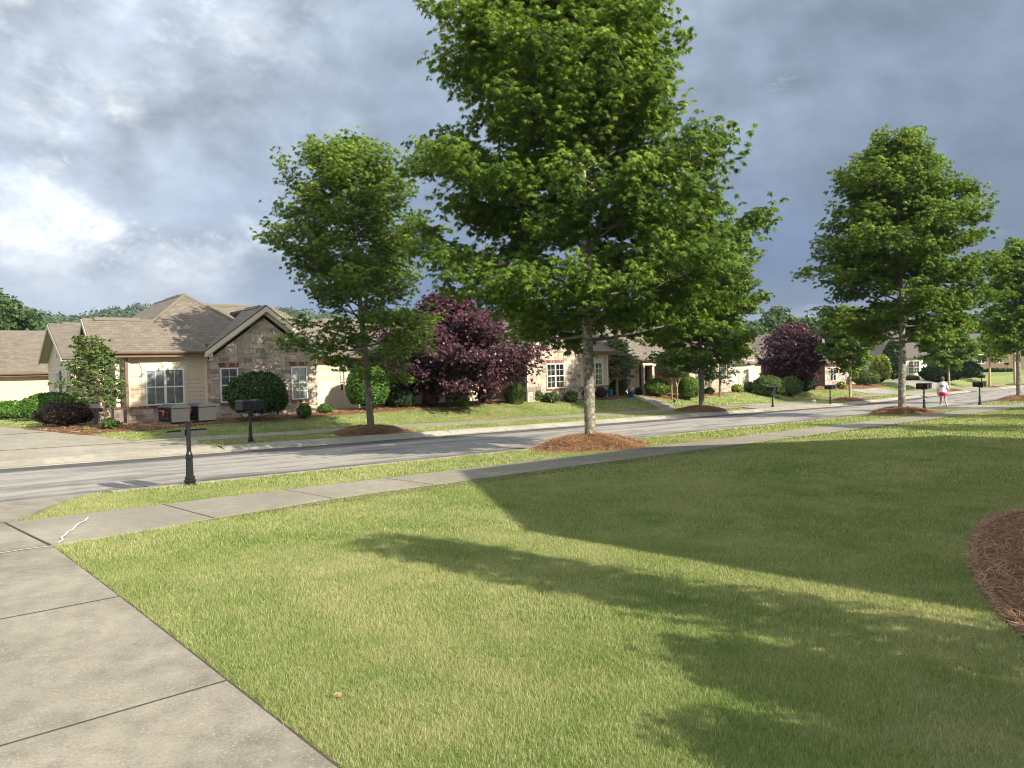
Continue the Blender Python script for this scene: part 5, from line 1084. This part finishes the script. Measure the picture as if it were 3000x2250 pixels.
# thin evening haze over street and hill
hz = MB(); hz.box(-640, 700, -45, 790, -16, 75); hzo = hz.build('haze', M_turf); hzo['kind'] = 'stuff'; hzo['label'] = 'thin blue haze that softens the wooded ridge'; hzo['category'] = 'haze'
mh = bpy.data.materials.new('thin_haze'); mh.use_nodes = True; th_ = NT(mh.node_tree); pv = th_.n('ShaderNodeVolumePrincipled'); ov = th_.n('ShaderNodeOutputMaterial'); th_.nt.links.new(pv.outputs[0], ov.inputs['Volume'])
pv.inputs['Color'].default_value = (.80, .88, 1.0, 1); pv.inputs['Density'].default_value = .00013; pv.inputs['Anisotropy'].default_value = .0; hzo.data.materials[0] = mh
# ------------------------------------------------------------------ mailboxes on fluted posts
def text_mesh(s, size, mat, name, parent, loc, rot, depth=.004):
    cu_ = bpy.data.curves.new(name, 'FONT'); cu_.body = s; cu_.size = size; cu_.extrude = depth; cu_.align_x = 'CENTER'; cu_.align_y = 'CENTER'; cu_.offset = size*.012
    o = bpy.data.objects.new(name, cu_); COL.objects.link(o); dg = bpy.context.evaluated_depsgraph_get(); me = bpy.data.meshes.new_from_object(o.evaluated_get(dg)); bpy.data.objects.remove(o); me.name = name
    me.materials.clear(); me.materials.append(mat); q_ = bpy.data.objects.new(name, me); COL.objects.link(q_); q_.parent = parent; q_.location = loc; q_.rotation_euler = rot; return q_
def mailbox(label, px, py, D=None, facing=1, plate=None, num=None, near=False, boxm=None, tau=None):
    """x runs along the street, +y*facing towards the roadway"""
    if D: x, y, z = at_D(px, D)
    else: x, y, z = at_tau(px, tau)
    s, t_ = st(x, y); r = empty('mailbox_post', (x, y, z-.01), radians(45), label, 'mailboxes', 'twin mailboxes on black posts')
    m = MB(); m.lathe([(.095, -.1), (.098, .02), (.085, .045), (.088, .07), (.094, .085), (.094, .10), (.074, .115), (.078, .135), (.078, .15), (.060, .165), (.060, .17, 1), (.052, .44, 1), (.052, .445), (.066, .462), (.066, .475), (.050, .49), (.056, .51), (.046, .53), (.036, .56), (.036, .565, 1), (.036, 1.03, 1), (.036, 1.031)], 24, .12)
    m.build('post', M_black, r)
    bm_ = boxm or M_mbox; f = facing
    m = MB(); m.box(-.30, .30, -.05, .05, 1.03, 1.052); m.box(-.36, -.08, -.22, .22, 1.052, 1.066); m.box(.08, .36, -.22, .22, 1.052, 1.066); m.build('bracket', M_black, r)
    for cx in (-.215, .215):
        m = MB(); hw, hl, z0, z1, z2 = .145, .26, 1.068, 1.29, 1.355
        m.box(cx-hw, cx+hw, -hl, hl, z0, z1); b = m.build('box', bm_, r, bevel=.006)
        m = MB(); vs = [(cx-hw-.012, -hl-.02, z1+.002), (cx+hw+.012, -hl-.02, z1+.002), (cx+hw+.012, hl+.02, z1+.002), (cx-hw-.012, hl+.02, z1+.002)]
        up_ = [(a, b_, z1+.022) for a, b_, _ in vs]; tp_ = [(cx-.07, -hl+.02, z2), (cx+.07, -hl+.02, z2), (cx+.07, hl-.02, z2), (cx-.07, hl-.02, z2)]
        m.add(vs+up_+tp_, [(0, 1, 2, 3)]+[(i, (i+1) % 4, 4+(i+1) % 4, 4+i) for i in range(4)]+[(4+i, 4+(i+1) % 4, 8+(i+1) % 4, 8+i) for i in range(4)]+[(8, 9, 10, 11)])
        if near:                                                      # ribbed lid slopes
            for i in range(13):
                a = cx-.115+i*.019; m.add([(a-.004, -hl-.006, z1+.03), (a+.004, -hl-.006, z1+.03), (cx+(a-cx)*.62+.004, -hl+.035, z2+.001), (cx+(a-cx)*.62-.004, -hl+.035, z2+.001)], [(0, 1, 2, 3)])
                for sg in (-1, 1):
                    yy = -hl+.03+i*.038; m.add([(cx+sg*(hw+.004), yy-.006, z1+.03), (cx+sg*(hw+.004), yy+.006, z1+.03), (cx+sg*.08, yy+.006, z2-.004), (cx+sg*.08, yy-.006, z2-.004)], [(0, 1, 2, 3)])
        m.build('lid', bm_, b)
        m = MB(); m.box(cx-.11, cx+.11, f*(hl+.001), f*(hl+.012), z0+.03, z1-.02); m.build('door', M_black, b)
        # near-black panel paints the unlit side; flag and latch away from the post's right
        m = MB(); xs = cx-hw*f; sx_ = -f; m.box(*sorted((xs+sx_*.010, xs+sx_*.001)), -.255, .255, z0+.004, z1-.004); m.build('unlit_side_panel', M_unlit_side, b)
        m = MB(); m.box(*sorted((xs+sx_*.03, xs+sx_*.012)), *sorted((f*.02, f*.16)), z1-.055, z1-.035); m.box(*sorted((xs+sx_*.03, xs+sx_*.012)), -.025, .025, z1-.115, z1-.03); m.build('flag', M_red, b)
        m = MB(); 
        for a0, a1, c0, c1 in ((-.15, -.14, z0+.06, z1-.06), (.10, .11, z0+.06, z1-.06), (-.15, .11, z0+.06, z0+.07), (-.15, .11, z1-.07, z1-.06)): m.box(*sorted((xs+sx_*.018, xs+sx_*.011)), a0, a1, c0, c1)
        m.build('panel_rim', bm_, b)
        if num: text_mesh(num, .20, M_numd, 'numeral', b, (cx, -hl-.0125 if f < 0 else -hl-.006, (z0+z1)/2), (pi/2, 0, 0), .004)
    yb = -f*.06
    m = MB(); w = .34
    if near or plate:
        pts = []
        for k in range(13): a = -pi/2+pi*k/12; pts.append((w-.05+.05*cos(a), .05*sin(a)))
        for k in range(13): a = pi/2+pi*k/12; pts.append((-w+.05+.05*cos(a), .05*sin(a)))
        yy = .045 if near else -.055; a = [(p[0], yy, .87+p[1]) for p in pts]; b_ = [(p[0], yy+.008, .87+p[1]) for p in pts]; n = len(pts)
        m.add(a+b_, [tuple(range(n)), tuple(range(n, 2*n))[::-1]]+[(i, (i+1) % n, n+(i+1) % n, n+i) for i in range(n)]); pl = m.build('number_plate', M_mbox if near else M_black, r)
        if plate:
            for s_n, cx in zip(plate, (-.20, .20)): text_mesh(s_n, .115, M_num, 'house_number', pl, (cx, yy-.004, .87), (pi/2, 0, 0), .002)
    else:
        m.box(-.10, .10, -.03, .03, .86, .90); m.build('crossbar', M_black, r)
    return r
mailbox('near pair of grey mailboxes with red flags on a fluted black post by the driveway', 548, 1423, 12.5, 1, near=True)
mailbox('pair of grey mailboxes marked 5 with numbers 1429 and 1431 across the road', 730, 1299, 24.2, -1, plate=('1429', '1431'), num='5')
mailbox('black mailboxes with a long number plate beside the far driveway', 2263, 1193, 48.9, -1, plate=('', ''), num='2', boxm=M_black)
mailbox('black mailboxes across the road left of the slim maple trunk', 2432, 1182, 54.2, -1, boxm=M_black)
mailbox('black mailboxes between the tall maple trunk and the walking person', 2707, 1201, 38.9, 1, boxm=M_black)
mailbox('black mailboxes with a visible red flag right of the walking person', 2870, 1190, 43.3, 1, boxm=M_black)
mailbox('distant black mailboxes seen just above the red-flagged pair', 2876, 1150, None, -1, boxm=M_black, tau=23.0)
mailbox('tiny farthest mailboxes left of the right edge maple', 2951, 1107, 118, -1, boxm=M_black)

# ------------------------------------------------------------------ pots, lights, small things
def pot(px, D, label, flowers):
    c = at_D(px, D); r = empty('flower_pot', c, 0, label, 'flower pot', 'blue glazed pots by the front path')
    m = MB(); m.lathe([(.13, 0), (.15, .02), (.19, .24), (.215, .36), (.225, .37), (.225, .41), (.20, .41), (.195, .37), (.02, .36)], 24); m.build('pot', M_bluepot, r, smooth=False)
    rg = np.random.default_rng(px); n = 420; u = rg.normal(0, 1, (n, 3)); u /= np.linalg.norm(u, axis=1, keepdims=True); u[:, 2] = abs(u[:, 2]); P = u*np.array((.25, .25, .22 if flowers else .14))*rg.uniform(.5, 1, (n, 1))+np.array((0, 0, .40)); rv = rg.uniform(0, 1, n)
    V, k = leaves(P, u+rg.normal(0, .5, u.shape), .07, T_KITE, rg, rv); npmesh('leaves', V, k, M_dog, rv, r)
    if flowers:
        n = 170; u = rg.normal(0, 1, (n, 3)); u /= np.linalg.norm(u, axis=1, keepdims=True); u[:, 2] = abs(u[:, 2]); P = u*np.array((.26, .26, .24))+np.array((0, 0, .42)); rv = rg.uniform(0, 1, n); V, k = leaves(P, u, .06, T_KITE, rg, rv); npmesh('blossom', V, k, M_flower, rv, r)
pot(1787, 47.5, 'left blue glazed pot with low planting', False); pot(1849, 48.5, 'right blue glazed pot full of pale flowers beside the front path', True)
def spot(px, D, label):
    c = at_D(px, D); r = empty('garden_spotlight', c, 0, label, 'garden light', 'small black garden lights'); m = MB(); m.tube([(0, 0, 0), (0, 0, .16)], .012, 6); m.build('stake', M_black, r)
    m = MB(); m.tube([(.06, .05, .12), (-.05, -.04, .26)], [.05, .06], 10); m.build('lamp_head', M_black, r)
spot(1611, 42.3, 'small black spotlight on the straw under the dark double window'); spot(1836, 48.8, 'small black spotlight left of the right blue pot'); spot(1975, 48.6, 'small dark light at the foot of the crape myrtle')
c = at_D(2386, 56, 1150); m = MB(); m.lathe([(.07, 0), (.10, .03), (.11, .15), (.07, .20), (.05, .21)], 12, c=c); m.box(c[0]-.16, c[0]-.08, c[1]-.03, c[1]+.03, c[2]+.12, c[2]+.17); tag(m.build('lawn_ornament', M_white), 'small white object sitting on the sunlit lawn before the brown house', 'lawn ornament')
# red heart-like hanging on the fence
d = ray(1358, 1128); k = 45.2/(d[1]-d[0])-.10; r = empty('fence_decoration', (float(d[0]*k), float(k), float(d[2]*k)-.1), radians(45), 'red heart-shaped decoration hanging on the fence under the purple tree', 'decoration')
m = MB(); pts = [(.16*sin(a)**3*1.0, 0, .01*(13*cos(a)-5*cos(2*a)-2*cos(3*a)-cos(4*a))+.1) for a in np.linspace(0, 2*pi, 25)[:-1]]; n = len(pts)
m.add(pts+[(p[0], -.02, p[2]) for p in pts], [tuple(range(n)), tuple(range(n, 2*n))]+[(i, (i+1) % n, n+(i+1) % n, n+i) for i in range(n)]); m.build('heart', M_red, r)
m = MB(); m.tube([(0, .0, .2), (0, .03, .42)], .006, 4); m.build('hanger', M_black, r)
c = Pst(2.9, 3.2, .02); m = MB(); q_ = [(c[0]+.018*cos(a)*(1+.3*cos(2*a)), c[1]+.014*sin(a), c[2]+.012*sin(3*a)) for a in np.linspace(0, 2*pi, 9)[:-1]]; m.add(q_, [tuple(range(8))]); m.build('dry_leaf', flat('dry_leaf', (.30, .20, .11)), fix=False)
tag(bpy.data.objects['dry_leaf'], 'single dry brown leaf lying on the near lawn', 'leaf'); bpy.data.objects['dry_leaf'].location = (np.array(gp(990, 2052))-np.array(c)+np.array((0, 0, .03)))

# ------------------------------------------------------------------ the walking woman
px, D = 2762, 43.4; c = at_D(px, D, 1195)
hd = atan2(cos(radians(38)), sin(radians(38)))                        # walks away, up the street
pr = empty('person', c, hd-pi/2, 'woman seen from behind in a white t-shirt and pink shorts, walking away on the road', 'person'); pr.scale = (1.05, 1.05, 1.05)
M_skin = flat('skin', (.52, .31, .21), .55, .06, 8); M_hair = flat('auburn_hair', (.13, .055, .028), .6, .3, 60); M_tee = flat('white_tee', (.74, .73, .73), .85, .10, 5, .3, 0, .4); M_short = flat('pink_shorts', (.62, .035, .14), .8, .12, 8)
M_shoe = flat('blue_shoe', (.12, .22, .42), .6, .2, 20); M_shoew = flat('white_sole', (.75, .75, .75), .6); M_teal = flat('teal_collar', (.12, .36, .33), .8, .1); M_print = flat('grey_print', (.13, .13, .16), .8, .2, 30)
def skin_chain(name, mat, nodes, edges, parent, sub=2, rootv=0):      # nodes: (x,y,z,rx,ry)
    me = bpy.data.meshes.new(name); me.from_pydata([n[:3] for n in nodes], edges, []); o = bpy.data.objects.new(name, me); COL.objects.link(o); o.parent = parent
    md = o.modifiers.new('skin', 'SKIN'); md.use_smooth_shade = True
    if not me.skin_vertices: bpy.context.view_layer.objects.active = o
    for i, n in enumerate(nodes): me.skin_vertices[0].data[i].radius = (n[3], n[4] if len(n) > 4 else n[3])
    me.skin_vertices[0].data[rootv].use_root = True
    s_m = o.modifiers.new('sub', 'SUBSURF'); s_m.levels = s_m.render_levels = sub; me.materials.append(mat); return o
# x right, y forward, z up
nd = [(0, 0, .92, .14, .105), (0, .01, 1.08, .125, .09), (0, .02, 1.25, .15, .10), (0, .02, 1.36, .13, .085), (0, .03, 1.43, .052), (0, .035, 1.48, .050), (0, .045, 1.56, .078, .088), (0, .045, 1.63, .060, .070),
      (.095, 0, .86, .088), (.115, .04, .49, .056), (.17, -.12, .33, .054), (.235, -.27, .17, .036), (.25, -.27, .10, .033), (.255, -.19, .05, .026),
      (-.095, 0, .86, .088), (-.10, .06, .47, .056), (-.11, .06, .28, .055), (-.115, .03, .075, .036), (-.115, .10, .035, .035), (-.115, .20, .025, .026),
      (.17, .02, 1.35, .055), (.225, -.02, 1.10, .043), (.245, .10, .90, .030), (.245, .14, .84, .026, .034),
      (-.17, .02, 1.35, .055), (-.23, -.06, 1.10, .043), (-.25, -.03, .87, .030), (-.25, -.01, .81, .026, .034)]
ed = [(0, 1), (1, 2), (2, 3), (3, 4), (4, 5), (5, 6), (6, 7), (0, 8), (8, 9), (9, 10), (10, 11), (11, 12), (12, 13), (0, 14), (14, 15), (15, 16), (16, 17), (17, 18), (18, 19), (3, 20), (20, 21), (21, 22), (22, 23), (3, 24), (24, 25), (25, 26), (26, 27)]
nd += [(0, .145, 1.555, .013), (.082, .03, 1.56, .014, .02), (-.082, .03, 1.56, .014, .02)]; ed += [(6, 28), (6, 29), (6, 30)]
for hnd, sgn in ((23, 1), (27, -1)):
    bx0 = nd[hnd]
    for k in range(4):
        f = (k-1.5)*.018; ln = [.062, .072, .068, .052][k]; i0 = len(nd)
        nd += [(bx0[0]+sgn*.002, bx0[1]+f, bx0[2]-.035, .009), (bx0[0]-sgn*.004, bx0[1]+f*1.05+.004, bx0[2]-.035-ln*.55, .008), (bx0[0]-sgn*.014, bx0[1]+f+.008, bx0[2]-.035-ln, .0065)]
        ed += [(hnd, i0), (i0, i0+1), (i0+1, i0+2)]
    i0 = len(nd); nd += [(bx0[0]-sgn*.012, bx0[1]+.036, bx0[2]-.012, .009), (bx0[0]-sgn*.018, bx0[1]+.05, bx0[2]-.045, .0075)]; ed += [(hnd, i0), (i0, i0+1)]
skin_chain('body', M_skin, nd, ed, pr)
m = MB()                                                              # t-shirt: loose tube with short sleeves
def ring(m, rows, K=20):
    b = len(m.v)
    for cx, cy, z, rx, ry in rows:
        for k in range(K): a = 2*pi*k/K; w = 1+.035*sin(3*a+z*9)+.02*sin(7*a+z*5); m.v.append((cx+rx*cos(a)*w, cy+ry*sin(a)*w, z))
    for i in range(len(rows)-1):
        for k in range(K): m.f.append((b+i*K+k, b+i*K+(k+1) % K, b+(i+1)*K+(k+1) % K, b+(i+1)*K+k)); m.uv.append(None); m.col.append(None)
ring(m, [(0, -.03, 1.43, .04, .03), (0, -.03, 1.48, .070, .055), (0, -.005, 1.54, .092, .088), (0, .0, 1.60, .098, .105), (0, .01, 1.655, .088, .098), (0, .015, 1.695, .060, .07), (0, .015, 1.715, .02, .025), (0, .015, 1.717, .002, .002)], 16); m.build('hair', M_hair, pr, smooth=True, fix=False)
m = MB(); ring(m, [(0, 0, .84, .215, .165), (0, 0, .95, .195, .155), (0, .01, 1.10, .180, .14), (0, .015, 1.25, .190, .145), (0, .02, 1.33, .192, .135), (0, .025, 1.395, .160, .115), (0, .03, 1.445, .075, .075)])
for sgn, ya in ((1, -.02), (-1, -.06)): ring(m, [(sgn*.13, .02, 1.395, .035, .05), (sgn*.175, .01, 1.345, .062, .066), (sgn*.215, ya+.01, 1.20, .068, .070), (sgn*.232, ya, 1.08, .074, .074)], 12)
m.build('t_shirt', M_tee, pr, smooth=True, fix=False)
m = MB()
for z, w, h in ((1.245, .10, .026), (1.20, .12, .03), (1.155, .13, .04)):
    for i in range(9):
        x = -w+2*w*i/9; r_ = lambda x_: -(.150*sqrt(max(.01, 1-(x_/.21)**2)))-.012; m.add([(x, r_(x), z), (x+w*.2, r_(x+w*.2), z+.004), (x+w*.2, r_(x+w*.2), z+h), (x, r_(x), z+h-.004)], [(0, 1, 2, 3)])
m.build('back_print', M_print, pr, fix=False)
m = MB(); ring(m, [(0, .02, 1.40, .095, .085), (0, .02, 1.47, .075, .075), (0, .03, 1.50, .068, .07)], 16); m.build('collar', M_teal, pr, smooth=True, fix=False)
m = MB(); ring(m, [(0, 0, .98, .160, .135), (0, 0, .88, .205, .165), (0, 0, .80, .21, .17), (0, 0, .76, .19, .15)]); ring(m, [(.10, .0, .84, .105, .12), (.108, .02, .68, .115, .12)], 14); ring(m, [(-.10, .01, .84, .105, .12), (-.103, .03, .68, .115, .12)], 14); m.build('shorts', M_short, pr, smooth=True, fix=False)
for a, b, t_, zz in (((-.115, .02, .045), (-.115, .21, .035), 0, 0), ((.245, -.31, .15), (.255, -.17, .045), 1, 0)):
    o = skin_chain('shoe', M_shoe, [(*a, .045, .05), ((a[0]+b[0])/2, (a[1]+b[1])/2, (a[2]+b[2])/2, .046, .045), (*b, .040, .032)], [(0, 1), (1, 2)], pr)
    skin_chain('sock', M_shoew, [(a[0], a[1]-.0, a[2]+.05, .046), (a[0], a[1]+.01, a[2]+.11, .044)], [(0, 1)], o, 1)
print('objects', len(bpy.data.objects))
